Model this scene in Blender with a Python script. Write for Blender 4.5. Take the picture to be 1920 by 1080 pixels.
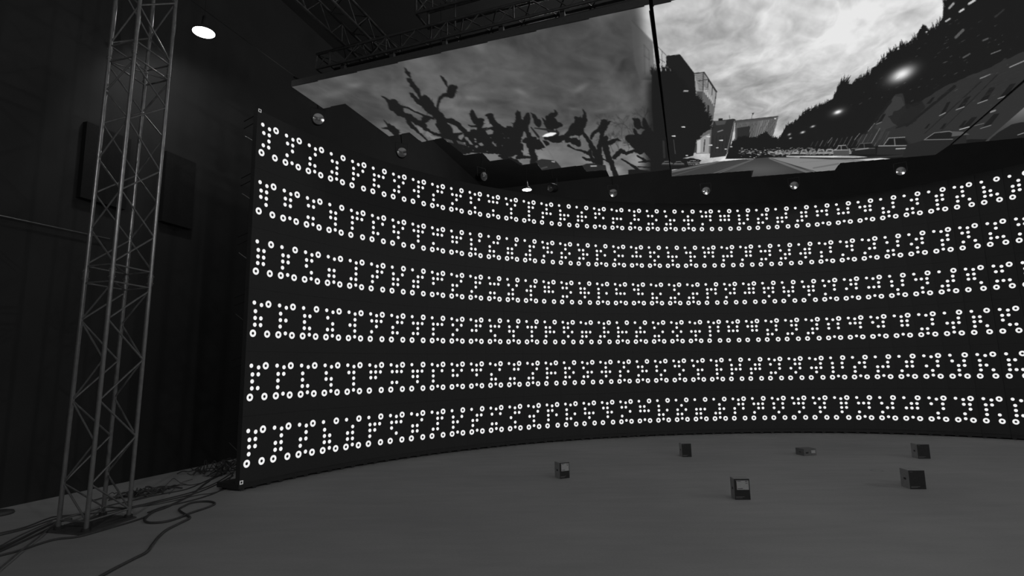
import bpy, bmesh, math, random
import numpy as np
from mathutils import Vector, Matrix
R = math.radians
random.seed(7)
for o in list(bpy.data.objects):
    bpy.data.objects.remove(o)
col = bpy.context.scene.collection
sc = bpy.context.scene

# ------------------------------------------------------------------ camera, world, exposure, light
CAMZ = 1.755
F_PX, PITCH, ROLL = 1047.516, 0.143642, -0.01896
cp, sp, cr, sr = math.cos(PITCH), math.sin(PITCH), math.cos(ROLL), math.sin(ROLL)
FW = np.array([0, cp, sp]); U0 = np.array([0, -sp, cp]); R0 = np.array([1.0, 0, 0])
RT = cr * R0 + sr * U0
UP = -sr * R0 + cr * U0
cam = bpy.data.objects.new('camera', bpy.data.cameras.new('camera'))
col.objects.link(cam)
cam.data.sensor_width = 36.0
cam.data.lens = F_PX / 1920 * 36
cam.data.clip_start = 0.05
cam.data.clip_end = 200
mw = Matrix.Identity(4)
for i in range(3):
    mw[i][0], mw[i][1], mw[i][2] = RT[i], UP[i], -FW[i]
mw[2][3] = CAMZ
cam.matrix_world = mw
sc.camera = cam

w = bpy.data.worlds.new('world'); sc.world = w
w.use_nodes = True
w.node_tree.nodes['Background'].inputs[0].default_value = (0.5, 0.5, 0.5, 1)
w.node_tree.nodes['Background'].inputs[1].default_value = 0.004
sc.view_settings.view_transform = 'Standard'
sc.view_settings.look = 'None'
sc.view_settings.exposure = 0.0
sc.view_settings.gamma = 1.0
sc.view_settings.use_curve_mapping = False

FILL_GLOW = (230, 170, 430, 430, 560)   # brightness of the added fill globes, all out of view

# ------------------------------------------------------------------ helpers
def lin(v):
    v = v / 255.0
    return v / 12.92 if v <= 0.04045 else ((v + 0.055) / 1.055) ** 2.4

def ray(x, y):
    return (x - 960) / F_PX * RT - (y - 540) / F_PX * UP + FW

def at(x, y, z):
    """point at height z seen at photo pixel x, y"""
    v = ray(x, y)
    t = (z - CAMZ) / v[2]
    return np.array([v[0] * t, v[1] * t, z])

def depth_at(x, y, d):
    """point at plan distance d from the viewpoint seen at photo pixel x, y"""
    v = ray(x, y)
    t = d / math.hypot(v[0], v[1])
    return np.array([v[0] * t, v[1] * t, CAMZ + v[2] * t])

def mat(name, c, rough=0.6, metal=0.0, noise=None, spec=0.5, emit=0.0, bump=None, coat=0.0):
    m = bpy.data.materials.new(name)
    m.use_nodes = True
    nt = m.node_tree
    b = nt.nodes['Principled BSDF']
    b.inputs['Base Color'].default_value = (c, c, c, 1)
    b.inputs['Roughness'].default_value = rough
    b.inputs['Metallic'].default_value = metal
    b.inputs['Specular IOR Level'].default_value = spec
    b.inputs['Coat Weight'].default_value = coat
    if emit:
        b.inputs['Emission Color'].default_value = (1, 1, 1, 1)
        b.inputs['Emission Strength'].default_value = emit
    if noise or bump:
        tc = nt.nodes.new('ShaderNodeTexCoord')
        n = nt.nodes.new('ShaderNodeTexNoise')
        n.inputs['Scale'].default_value = (noise or bump)[0]
        n.inputs['Detail'].default_value = 6
        nt.links.new(tc.outputs['Object'], n.inputs['Vector'])
        if noise:
            r = nt.nodes.new('ShaderNodeValToRGB')
            a, bb = noise[1], noise[2]
            r.color_ramp.elements[0].position = 0.3
            r.color_ramp.elements[1].position = 0.7
            r.color_ramp.elements[0].color = (a, a, a, 1)
            r.color_ramp.elements[1].color = (bb, bb, bb, 1)
            nt.links.new(n.outputs['Fac'], r.inputs['Fac'])
            nt.links.new(r.outputs['Color'], b.inputs['Base Color'])
        if bump:
            bp = nt.nodes.new('ShaderNodeBump')
            bp.inputs['Strength'].default_value = bump[1]
            bp.inputs['Distance'].default_value = 0.01
            nt.links.new(n.outputs['Fac'], bp.inputs['Height'])
            nt.links.new(bp.outputs['Normal'], b.inputs['Normal'])
    return m

class MB:
    """collects shapes into one mesh"""
    def __init__(self):
        self.v = []; self.f = []; self.m = []; self.smooth = []
    def add(self, verts, faces, mi=0, smooth=False):
        k = len(self.v)
        self.v += [tuple(float(c) for c in p) for p in verts]
        for fc in faces:
            self.f.append([k + i for i in fc]); self.m.append(mi); self.smooth.append(smooth)
    def box(self, c, s, rz=0, mi=0, M=None):
        x, y, z = s[0] / 2, s[1] / 2, s[2] / 2
        vs = [Vector((sx * x, sy * y, sz * z)) for sz in (-1, 1) for sy in (-1, 1) for sx in (-1, 1)]
        T = Matrix.Translation(Vector([float(q) for q in c])) @ (M.to_4x4() if M else Matrix.Rotation(rz, 4, 'Z'))
        self.add([T @ q for q in vs], [(0, 2, 3, 1), (4, 5, 7, 6), (0, 1, 5, 4), (1, 3, 7, 5), (3, 2, 6, 7), (2, 0, 4, 6)], mi)
    def tube(self, pts, r, n=10, mi=0, cap=True):
        pts = [Vector([float(q) for q in p]) for p in pts]
        rs = r if isinstance(r, (list, tuple)) else [r] * len(pts)
        rings = []
        ref = None
        for i, p in enumerate(pts):
            d = (pts[min(i + 1, len(pts) - 1)] - pts[max(i - 1, 0)]).normalized()
            if ref is None:
                ref = Vector((0, 0, 1)) if abs(d.z) < 0.9 else Vector((1, 0, 0))
            a = (ref - d * ref.dot(d)).normalized(); ref = a
            b = d.cross(a)
            rings.append([p + (a * math.cos(2 * math.pi * k / n) + b * math.sin(2 * math.pi * k / n)) * rs[i] for k in range(n)])
        vs = [q for rg in rings for q in rg]
        fs = []
        for i in range(len(pts) - 1):
            for k in range(n):
                fs.append((i * n + k, i * n + (k + 1) % n, (i + 1) * n + (k + 1) % n, (i + 1) * n + k))
        self.add(vs, fs, mi, True)
        if cap:
            self.add(rings[0], [tuple(range(n))[::-1]], mi)
            self.add(rings[-1], [tuple(range(n))], mi)
    def lathe(self, prof, M, n=24, mi=0, smooth=True):
        """profile of (radius, height) turned about the local z axis"""
        vs = []
        for (r_, h) in prof:
            for k in range(n):
                a = 2 * math.pi * k / n
                vs.append(M @ Vector((r_ * math.cos(a), r_ * math.sin(a), h)))
        fs = []
        for i in range(len(prof) - 1):
            for k in range(n):
                fs.append((i * n + k, i * n + (k + 1) % n, (i + 1) * n + (k + 1) % n, (i + 1) * n + k))
        self.add(vs, fs, mi, smooth)
    def build(self, name, mats, parent=None, origin=None):
        me = bpy.data.meshes.new(name)
        o = bpy.data.objects.new(name, me)
        org = Vector((0, 0, 0))
        if parent is not None:
            org = Vector(parent.location)
        elif origin is not None:
            org = Vector([float(q) for q in origin])
        me.from_pydata([(a - org.x, b - org.y, c - org.z) for a, b, c in self.v], [], self.f)
        for m_ in (mats if isinstance(mats, (list, tuple)) else [mats]):
            me.materials.append(m_)
        me.polygons.foreach_set('material_index', self.m)
        me.polygons.foreach_set('use_smooth', self.smooth)
        me.update()
        if parent is not None:
            o.parent = parent
        else:
            o.location = org
        col.objects.link(o)
        return o

def tag(o, label=None, cat=None, group=None, kind=None):
    if label: o['label'] = label
    if cat: o['category'] = cat
    if group: o['group'] = group
    if kind: o['kind'] = kind
    return o

def thing(name, label, cat, loc=(0, 0, 0), group=None):
    o = bpy.data.objects.new(name, None)
    o.empty_display_size = 0.2
    o.location = [float(q) for q in loc]
    col.objects.link(o)
    return tag(o, label, cat, group)

# ------------------------------------------------------------------ materials
M_WALL = mat('black_wall_paint', 0.03, 0.9, noise=(1.3, 0.026, 0.034))
M_WALLB = mat('black_curtain', 0.036, 0.9, noise=(1.3, 0.032, 0.040))
M_ROOF = mat('black_roof', 0.08, 0.9, noise=(0.8, 0.07, 0.09))
M_LED = mat('led_face_black', 0.035, 0.55, noise=(60, 0.050, 0.060), spec=0.3)
M_CASE = mat('black_powder_coat', 0.04, 0.55, noise=(40, 0.035, 0.045))
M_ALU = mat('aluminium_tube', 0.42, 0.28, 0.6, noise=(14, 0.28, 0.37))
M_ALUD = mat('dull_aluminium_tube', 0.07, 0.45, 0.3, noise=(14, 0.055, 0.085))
M_STEEL = mat('dark_steel_plate', 0.10, 0.6, 0.2, noise=(9, 0.08, 0.12))
M_RUBBER = mat('black_cable_rubber', 0.075, 0.5, noise=(30, 0.065, 0.085))
M_RUBBER2 = mat('dusty_cable_rubber', 0.14, 0.6, noise=(30, 0.12, 0.16))
M_CARD = mat('grey_cardboard', 0.36, 0.85, noise=(30, 0.33, 0.39))
M_CARD2 = mat('worn_grey_cardboard', 0.2, 0.85, noise=(30, 0.17, 0.23))
M_CARDB = mat('black_printed_card', 0.035, 0.6, noise=(30, 0.03, 0.04))
M_PAPER = mat('white_paper_label', 0.62, 0.8, noise=(90, 0.55, 0.66))
M_PRINT = mat('pale_print', 0.25, 0.8, noise=(90, 0.22, 0.28))
M_LIT = mat('lit_led_white', 0.05, 0.5, noise=(90, 0.04, 0.06), emit=0.88)
M_LITD = mat('lit_led_grey', 0.05, 0.5, noise=(90, 0.04, 0.06), emit=0.36)
M_REFL = mat('polished_reflector', 0.85, 0.17, 0.85, bump=(60, 0.06))
M_BULB = mat('frosted_bulb', 0.8, 0.25, 0.0, coat=0.8, bump=(30, 0.05))
M_LAMP = mat('lamp_diffuser', 0.8, 0.5, 0.0, emit=14.0, bump=(30, 0.02))
M_GLOBE = mat('fill_globe', 0.8, 0.5, 0.0, emit=5.0, bump=(30, 0.02))
M_PANEL = mat('black_acoustic_felt', 0.012, 0.95, noise=(25, 0.010, 0.015))
for m_ in (M_LIT, M_LITD):
    m_.cycles.emission_sampling = 'NONE'

# ------------------------------------------------------------------ floor (polished grey concrete)
def floor_material():
    m = bpy.data.materials.new('grey_concrete_floor')
    m.use_nodes = True
    nt = m.node_tree; b = nt.nodes['Principled BSDF']
    tc = nt.nodes.new('ShaderNodeTexCoord')
    def noise(scale, detail, lo, hi, a, c, stretch=None):
        n = nt.nodes.new('ShaderNodeTexNoise')
        n.inputs['Scale'].default_value = scale
        n.inputs['Detail'].default_value = detail
        src = tc.outputs['Object']
        if stretch:
            mp = nt.nodes.new('ShaderNodeMapping')
            mp.inputs['Scale'].default_value = stretch
            mp.inputs['Rotation'].default_value = (0, 0, 0.5)
            nt.links.new(src, mp.inputs['Vector']); src = mp.outputs['Vector']
        nt.links.new(src, n.inputs['Vector'])
        r = nt.nodes.new('ShaderNodeMapRange')
        r.inputs['From Min'].default_value = lo; r.inputs['From Max'].default_value = hi
        r.inputs['To Min'].default_value = a; r.inputs['To Max'].default_value = c
        nt.links.new(n.outputs['Fac'], r.inputs['Value'])
        return r.outputs['Result']
    def mul(a, c):
        k = nt.nodes.new('ShaderNodeMath'); k.operation = 'MULTIPLY'
        for s, q in zip(k.inputs, (a, c)):
            if isinstance(q, (int, float)): s.default_value = q
            else: nt.links.new(q, s)
        return k.outputs[0]
    v = mul(noise(0.45, 4, 0.3, 0.7, 0.9, 1.08), noise(2.2, 5, 0.3, 0.7, 0.95, 1.05, (0.5, 2.2, 1)))
    v = mul(v, noise(38, 2, 0.3, 0.7, 0.97, 1.03))
    # the pale ring stain a pot or weight has left beside the flat box
    ring_c = at(1644, 882.5, 0)
    sub = nt.nodes.new('ShaderNodeVectorMath'); sub.operation = 'DISTANCE'
    nt.links.new(tc.outputs['Object'], sub.inputs[0])
    sub.inputs[1].default_value = (ring_c[0], ring_c[1], 0)
    d = nt.nodes.new('ShaderNodeMath'); d.operation = 'SUBTRACT'
    nt.links.new(sub.outputs['Value'], d.inputs[0]); d.inputs[1].default_value = 0.085
    ab = nt.nodes.new('ShaderNodeMath'); ab.operation = 'ABSOLUTE'; nt.links.new(d.outputs[0], ab.inputs[0])
    mr = nt.nodes.new('ShaderNodeMapRange')
    mr.inputs['From Min'].default_value = 0.0; mr.inputs['From Max'].default_value = 0.02
    mr.inputs['To Min'].default_value = 0.72; mr.inputs['To Max'].default_value = 1.0
    nt.links.new(ab.outputs[0], mr.inputs['Value'])
    v = mul(mul(v, mr.outputs['Result']), FLOOR_ALBEDO)
    cb = nt.nodes.new('ShaderNodeCombineColor')
    for i in range(3): nt.links.new(v, cb.inputs[i])
    nt.links.new(cb.outputs[0], b.inputs['Base Color'])
    b.inputs['Roughness'].default_value = 0.7
    b.inputs['Specular IOR Level'].default_value = 0.2
    return m

FLOOR_ALBEDO = 0.40
M_FLOOR = floor_material()

# ------------------------------------------------------------------ the hall
WL0 = np.array([-7.05, 7.9]); WLD = np.array([1.15, 4.0]) / math.hypot(1.15, 4.0)   # left wall line
WLN = np.array([WLD[1], -WLD[0]])                                                   # into the room
def slab(name, pts, z0, z1, m):
    mb = MB()
    n = len(pts)
    mb.add([(x, y, z0) for x, y in pts] + [(x, y, z1) for x, y in pts],
           [tuple(range(n))[::-1], tuple(range(n, 2 * n))] + [(i, (i + 1) % n, n + (i + 1) % n, n + i) for i in range(n)])
    return tag(mb.build(name, m), kind='structure')
HC = [WL0 + WLD * -19, WL0 + WLD * 21]
PA, PB = HC[0], HC[1]
W_HALL = 30.0
PC, PD = PB + WLN * W_HALL, PA + WLN * W_HALL
slab('floor', [PA, PD, PC, PB], -0.1, 0.0, M_FLOOR)
slab('ceiling', [PA, PD, PC, PB], 11.0, 11.2, M_ROOF)
def wall(name, a, b, m=M_WALL):
    a = np.array(a); b = np.array(b)
    d = (b - a) / np.hypot(*(b - a)); nn = np.array([-d[1], d[0]]) * 0.2
    return slab(name, [a, b, b + nn, a + nn], 0.0, 11.0, m)
wall('wall_left', PA, PB)
wall('wall_back', PB, PC, M_WALLB)
wall('wall_right', PC, PD)
wall('wall_front', PD, PA)

# ------------------------------------------------------------------ high bay lamps (they light the hall dimly) and added fill globes
def high_bay(px, py, z, rad, watts, label, spot=None, aim=(0, 0, -1)):
    p = at(px, py, z)
    t = thing('high_bay_lamp', label, 'ceiling lamp', p, 'high bay lamps')
    Mx = Matrix.Translation(Vector(p))
    b = MB(); b.lathe([(rad * 1.06, 0.0), (rad * 1.07, 0.03), (rad * 0.6, 0.09), (rad * 0.3, 0.14), (rad * 0.2, 0.3), (0.0, 0.3)], Mx)
    b.build('housing', M_CASE, t)
    b = MB(); b.lathe([(0.0, -0.012), (rad * 0.7, -0.01), (rad, 0.0), (rad * 1.06, 0.0)], Mx)
    b.build('diffuser', M_LAMP, t)
    b = MB(); b.tube([p + [0, 0, 0.29], [p[0], p[1], 11.0]], 0.003, 6)
    b.build('hanging_cable', M_PANEL, t)
    L = bpy.data.lights.new('lamp_light', 'SPOT')
    L.energy = watts; L.spot_size = R(spot or 110); L.spot_blend = 0.5; L.shadow_soft_size = rad * 0.9
    lo = bpy.data.objects.new('lamp_light', L)
    lo.parent = t; lo.location = (0, 0, -0.03)
    lo.rotation_euler = Vector(aim).to_track_quat('-Z', 'Y').to_euler()
    col.objects.link(lo)
    return t
high_bay(382, 61, 7.6, 0.165, 75, 'brightly lit round lamp hanging by the black left wall, near the truss tower', 125, (-.5, .7, -.8))
high_bay(988, 356, 7.6, 0.145, 25, 'small lit round lamp far behind, just above the screen wall', 110)
def globe(x, y, z, watts, label, rad=0.16):  # unseen glowing globe, added to brighten the hall's dark surfaces
    t = thing('fill_light', label, 'ceiling lamp', (x, y, z), 'added fill globes out of view')
    b = MB(); b.lathe([(0.001, -rad)] + [(rad * math.sin(a), -rad * math.cos(a)) for a in [i * math.pi / 12 for i in range(1, 12)]] + [(0.001, rad)], Matrix.Translation((x, y, z)), 20)
    b.build('globe', mat('fill_globe_lit', 0.8, 0.5, 0.0, emit=watts, bump=(30, 0.02)), t)
    b = MB(); b.tube([(x, y, z + rad), (x, y, 11.0)], 0.012, 6); b.build('hanging_cable', M_CASE, t)
globe(4.0, 8.6, 9.3, FILL_GLOW[0], 'added fill globe high above the overhead screen, out of the frame')
globe(2.0, 19.5, 9.9, FILL_GLOW[1], 'added fill globe behind the screen wall, hidden by the overhead screen')
globe(-1.5, -4.5, 7.4, FILL_GLOW[2], 'added fill globe behind the viewer, towards the left')
globe(8.0, -5.0, 7.4, FILL_GLOW[3], 'added fill globe behind the viewer, towards the right')
globe(17.0, 1.0, 7.4, FILL_GLOW[4], 'added fill globe far to the right of the viewer')

# ------------------------------------------------------------------ curved LED wall with its lit calibration marks
RING = [[-4.124, 8.861], [-3.9084, 9.3131], [-3.668, 9.7527], [-3.4028, 10.1784], [-3.1134, 10.5886], [-2.8007, 10.9819], [-2.4663, 11.3575], [-2.1122, 11.7151], [-1.7405, 12.0547], [-1.3528, 12.3761], [-0.9506, 12.6791], [-0.5347, 12.9633], [-0.106, 13.2277], [0.3346, 13.4717], [0.7862, 13.6944], [1.2479, 13.8952], [1.7183, 14.0739], [2.1963, 14.2303], [2.6807, 14.3648], [3.17, 14.4777], [3.6633, 14.5692], [4.1594, 14.6397], [4.6576, 14.6894], [5.157, 14.7186], [5.6567, 14.7276], [6.1558, 14.7164], [6.6534, 14.6842], [7.1484, 14.6294], [7.6391, 14.5489], [8.1229, 14.4386], [8.5969, 14.2939], [9.0572, 14.1111], [9.4999, 13.8886], [9.9221, 13.6272], [10.3221, 13.3297], [10.6989, 13.0], [11.0514, 12.6419], [11.3762, 12.2597]]
ang = math.atan2(RING[-1][1] - RING[-2][1], RING[-1][0] - RING[-2][0])
for k in range(6):
    ang -= R(3.6)
    RING.append([RING[-1][0] + 0.5 * math.cos(ang), RING[-1][1] + 0.5 * math.sin(ang)])
CODES = [
    '72c 729 54d 32d 6e8 3cc 6ac 5e4 5c9 3a9 6c5 785 6a5 5a5 578 27c 17c 751 479 539 31d 23d 175 798 3f0 2dc 1dc 0fc 1bc 3d1 2f1 3b1 0dd 19d 1b5 56a 26e 16e',
    '764 761 70d 365 7c8 6cc 6e4 7a4 789 3e1 2cd 1cd 0ed 1ad 738 55c 33c 359 639 571 355 275 335 7d0 4f8 5b8 39c 2bc 1f4 4d9 599 4b9 29d 1d5 4b5 72a 54e 70d',
    '36c 369 745 46d 52d 5e8 2ec 1ec 7c1 4e9 5a9 38d 2ad 1e5 770 71c 374 659 671 731 45d 51d 43d 3d8 6b8 5f0 3d4 2f4 3b4 699 5d1 4f1 2d5 395 0bd 762 70e 26d',
    '66c 669 34d 62d 565 7a8 5cc 3ac 3c9 6a9 5e1 3c5 2e5 3a5 378 754 47c 53c 279 179 61d 555 475 6d8 6f0 7b0 4dc 59c 4bc 6d1 791 6b1 5b1 49d 0f5 36a 746 26d',
    '74c 749 64d 665 725 7e0 78c 3e4 6c9 6e1 7a1 4cd 58d 4ad 678 35c 63c 574 559 339 655 715 635 535 2f8 1f8 69c 5d4 4f4 2d9 1d9 0f9 1b9 4d5 2b5 66a 34e 665',
    '768 56c 569 26d 16d 3e8 7c4 4ec 5ac 2e9 1e9 68d 5c5 4e5 758 65c 674 734 719 371 25d 15d 07d 13d 5d8 3b8 6d4 794 6b4 5b4 399 2b9 1f1 695 595 74a 64e 665',
]
CODES = [r.split() for r in CODES]
SPOTS = [(0.138, 0.463)] + [(x, z) for z in (0.354, 0.246, 0.138) for x in (0.028, 0.138, 0.248)] + [(0.138, 0.028)]
RZ = 0.39                       # height of the lowest ring row
WB, WT = 0.105, 6.105           # bottom and top of the lit panels
led = thing('led_wall', 'tall curved black video wall showing rows of white dots and rings', 'video wall', (4.0, 14.6, 0))
plinth_z = (0.03, WB)
NCOL = len(RING)
tans = []
for c in range(NCOL):
    a = RING[c]; b = RING[c + 1] if c + 1 < NCOL else None
    if b is None:
        tans.append(tans[-1]); continue
    d = np.array([b[0] - a[0], b[1] - a[1]]); tans.append(d / np.hypot(*d))
def disc(mb, f, cx, cz, ro, ri, mi, off=0.003, n=24):
    vs = []; fs = []
    if ri <= 0:
        vs = [f(cx + ro * math.cos(2 * math.pi * k / n), cz + ro * math.sin(2 * math.pi * k / n), off) for k in range(n)]
        fs = [tuple(range(n))]
    else:
        for q in (ro, ri):
            vs += [f(cx + q * math.cos(2 * math.pi * k / n), cz + q * math.sin(2 * math.pi * k / n), off) for k in range(n)]
        fs = [(k, (k + 1) % n, n + (k + 1) % n, n + k) for k in range(n)]
    mb.add(vs, fs, mi)
def on_wall(c):
    o = np.array(RING[c]); t = tans[c]; nin = np.array([t[1], -t[0]])
    def f(x, z, off=0.0):
        p = o + t * x + nin * off
        return (p[0], p[1], z)
    return f
for c in range(NCOL):
    f = on_wall(c)
    mb = MB()
    for r_ in range(6):         # six cabinets one above the other, hairline joints between
        z0, z1 = WB + r_ + 0.001, WB + r_ + 0.999
        x0, x1 = -0.1125, 0.3865
        q = [f(x0, z0), f(x1, z0), f(x1, z1), f(x0, z1), f(x0, z0, -0.09), f(x1, z0, -0.09), f(x1, z1, -0.09), f(x0, z1, -0.09)]
        mb.add(q, [(0, 1, 2, 3), (5, 4, 7, 6), (4, 0, 3, 7), (1, 5, 6, 2), (3, 2, 6, 7), (4, 5, 1, 0)], 0)
    for r_ in range(6):
        base = RZ + 5 - r_
        code = int(CODES[r_][c], 16) if c < 38 else int('72c 54d 6e8 3a9 5c9 6a5'.split()[(r_ + c) % 6], 16)
        disc(mb, f, 0, base, 0.059, 0.0235, 1)
        disc(mb, f, 0.274, base, 0.059, 0.0235, 1)
        disc(mb, f, 0.274, base + 0.489, 0.059, 0.0235, 1)
        disc(mb, f, 0, base + 0.490, 0.0335, 0, 1, n=18)
        for k in range(11):
            if code >> (10 - k) & 1:
                disc(mb, f, SPOTS[k][0], base + SPOTS[k][1], 0.0335, 0, 1, n=18)
    if c == 0:                  # little grey squares lit in the two corners
        for sx, sz in ((-0.078, RZ - 0.263), (-0.070, RZ + 5.71)):
            for (a0, a1, b0, b1) in ((-.03, .03, .016, .028), (-.03, .03, -.028, -.016), (-.03, -.016, -.016, .016), (.016, .03, -.016, .016)):
                mb.add([f(sx + a0, sz + b0, .003), f(sx + a1, sz + b0, .003), f(sx + a1, sz + b1, .003), f(sx + a0, sz + b1, .003)], [(0, 1, 2, 3)], 2)
    mb.build('panel_column', [M_LED, M_LIT, M_LITD], led)
pl = MB()
for c in range(NCOL):
    f = on_wall(c)
    x0, x1 = -0.1125, 0.3865
    z0, z1 = plinth_z
    q = [f(x0, z0, -.01), f(x1, z0, -.01), f(x1, z1 - .001, -.01), f(x0, z1 - .001, -.01), f(x0, z0, -.5), f(x1, z0, -.5), f(x1, z1 - .001, -.5), f(x0, z1 - .001, -.5)]
    pl.add(q, [(0, 1, 2, 3), (5, 4, 7, 6), (4, 0, 3, 7), (1, 5, 6, 2), (3, 2, 6, 7), (4, 5, 1, 0)])
pl.build('plinth', M_CASE, led)
for c in range(NCOL):           # small wedge feet under the plinth
    f = on_wall(c)
    mb = MB()
    for x in (-0.06, 0.17):
        q = [f(x - .02, 0, .0), f(x + .02, 0, .0), f(x + .045, .03, .0), f(x - .045, .03, .0), f(x - .02, 0, -.3), f(x + .02, 0, -.3), f(x + .045, .03, -.3), f(x - .045, .03, -.3)]
        mb.add(q, [(0, 1, 2, 3), (5, 4, 7, 6), (4, 0, 3, 7), (1, 5, 6, 2), (3, 2, 6, 7), (4, 5, 1, 0)])
    mb.build('levelling_foot', M_CASE, led)
# rear bracing seen past the left edge
f0 = on_wall(0)
def back(d, z, x=-0.09):
    return f0(x, z, -d)
mb = MB()
mb.tube([back(0.25, 0.0, 0.12), back(0.25, 5.95, 0.12)], 0.018, 8); mb.build('rear_post', M_PANEL, led)
for k in range(6):
    zt = WB + k + 0.62
    if k != 1:
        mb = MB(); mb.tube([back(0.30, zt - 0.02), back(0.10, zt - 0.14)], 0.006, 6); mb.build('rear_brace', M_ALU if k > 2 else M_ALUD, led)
    mb = MB(); mb.tube([back(0.34, zt + 0.25), back(0.10, zt + 0.30)], 0.008, 6); mb.build('rear_rung', M_PANEL, led)
    mb = MB(); mb.tube([back(0.34, zt + 0.12), back(0.10, zt + 0.17)], 0.008, 6); mb.build('rear_rung', M_PANEL, led)
for c in (6, 13, 20, 27, 34, 41):   # rear props standing on the floor behind the wall
    f = on_wall(c)
    mb = MB(); mb.tube([f(0.14, 3.6, -.10), f(0.14, 0.02, -1.3)], 0.02, 8); mb.tube([f(0.14, 0.02, -.11), f(0.14, 0.02, -1.3)], 0.02, 8)
    mb.build('rear_prop', M_ALUD, led)

# ------------------------------------------------------------------ lattice tower on the left
tb = {n: at(x, y, 0.03)[:2] for n, (x, y) in dict(L=(109, 990), F=(161, 994), R=(241, 968), K=(193, 964)).items()}
tc0 = sum(tb.values()) / 4
tower = thing('truss_tower', 'tall square aluminium lattice tower standing on a dark base plate at the left', 'truss', (tc0[0], tc0[1], 0))
LEAN = np.array([0.0155, 0.002])
def tp(n, z):
    p = tb[n] + LEAN * z
    return np.array([p[0], p[1], z])
SEC = [(0.03, 2.99), (3.01, 5.93), (5.95, 8.9)]
for (z0, z1) in SEC:
    for n in 'LFRK':
        mb = MB(); mb.tube([tp(n, z0), tp(n, z1)], 0.0255, 14); mb.build('chord', M_ALU, tower)
def brace(a, za, b, zb, r_=0.0115):
    p, q = tp(a, za), tp(b, zb)
    mb = MB(); mb.tube([p, q], r_, 8); mb.build('brace', M_ALU, tower)
F4 = [('L', 'F'), ('F', 'R'), ('R', 'K'), ('K', 'L')]
def zigzag(za, zb, a0, b0):
    """za/zb: node heights on the first and second chord of a face"""
    nodes = sorted([(z, 0) for z in za] + [(z, 1) for z in zb])
    for (p, q) in zip(nodes[:-1], nodes[1:]):
        if p[1] != q[1]:
            brace((a0, b0)[p[1]], p[0], (a0, b0)[q[1]], q[0])
A1, B1 = [.53, 1.48, 2.44], [.12, 1.0, 1.96, 2.86]
zigzag(A1, B1, 'L', 'F'); zigzag(A1, B1, 'F', 'R'); zigzag(B1, A1, 'R', 'K'); zigzag(B1, A1, 'K', 'L')
A2, B2 = [3.58, 4.5, 5.42], [3.14, 4.05, 4.98, 5.78]
zigzag(A2, B2, 'L', 'F'); zigzag(B2, A2, 'F', 'R'); zigzag(B2, A2, 'R', 'K'); zigzag(A2, B2, 'K', 'L')
A3, B3 = [6.55, 7.5, 8.45], [6.1, 7.0, 7.95, 8.8]
zigzag(B3, A3, 'L', 'F'); zigzag(A3, B3, 'F', 'R'); zigzag(B3, A3, 'R', 'K'); zigzag(A3, B3, 'K', 'L')
for z in (0.12, 2.90, 3.11, 5.83, 6.05, 8.85):
    for a, b in F4:
        brace(a, z, b, z)
brace('F', 0.12, 'K', 0.12); brace('F', 2.9, 'K', 2.9); brace('L', 5.83, 'R', 5.83); brace('F', 3.11, 'K', 3.11)
for z in (3.0, 5.94):
    for n in 'LFRK':
        mb = MB(); mb.tube([tp(n, z - 0.075), tp(n, z + 0.075)], 0.031, 12)
        for dz in (-0.045, 0.045):
            p = tp(n, z + dz); mb.tube([p - [0.045, 0, 0], p + [0.045, 0, 0]], 0.007, 6); mb.tube([p - [0, 0.045, 0], p + [0, 0.045, 0]], 0.007, 6)
        mb.build('coupler', M_ALU, tower)
for n in 'LFRK':
    mb = MB(); p = tp(n, 0.0); mb.tube([p + [0, 0, 0.018], p + [0, 0, 0.05]], 0.045, 12); mb.build('foot_socket', M_ALUD, tower)
e1 = (tb['R'] - tb['F']); e1 /= np.hypot(*e1); e2 = (tb['L'] - tb['F']); e2 /= np.hypot(*e2)
mb = MB()
cs = [tb['F'] - e1 * .10 - e2 * .08, tb['R'] + e1 * .05 - e2 * .08, tb['K'] + e1 * .05 + e2 * .08, tb['L'] - e1 * .10 + e2 * .08]
mb.add([(x, y, 0.0) for x, y in cs] + [(x, y, 0.018) for x, y in cs], [(3, 2, 1, 0), (4, 5, 6, 7), (0, 1, 5, 4), (1, 2, 6, 5), (2, 3, 7, 6), (3, 0, 4, 7)])
mb.build('base_plate', M_STEEL, tower)

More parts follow.
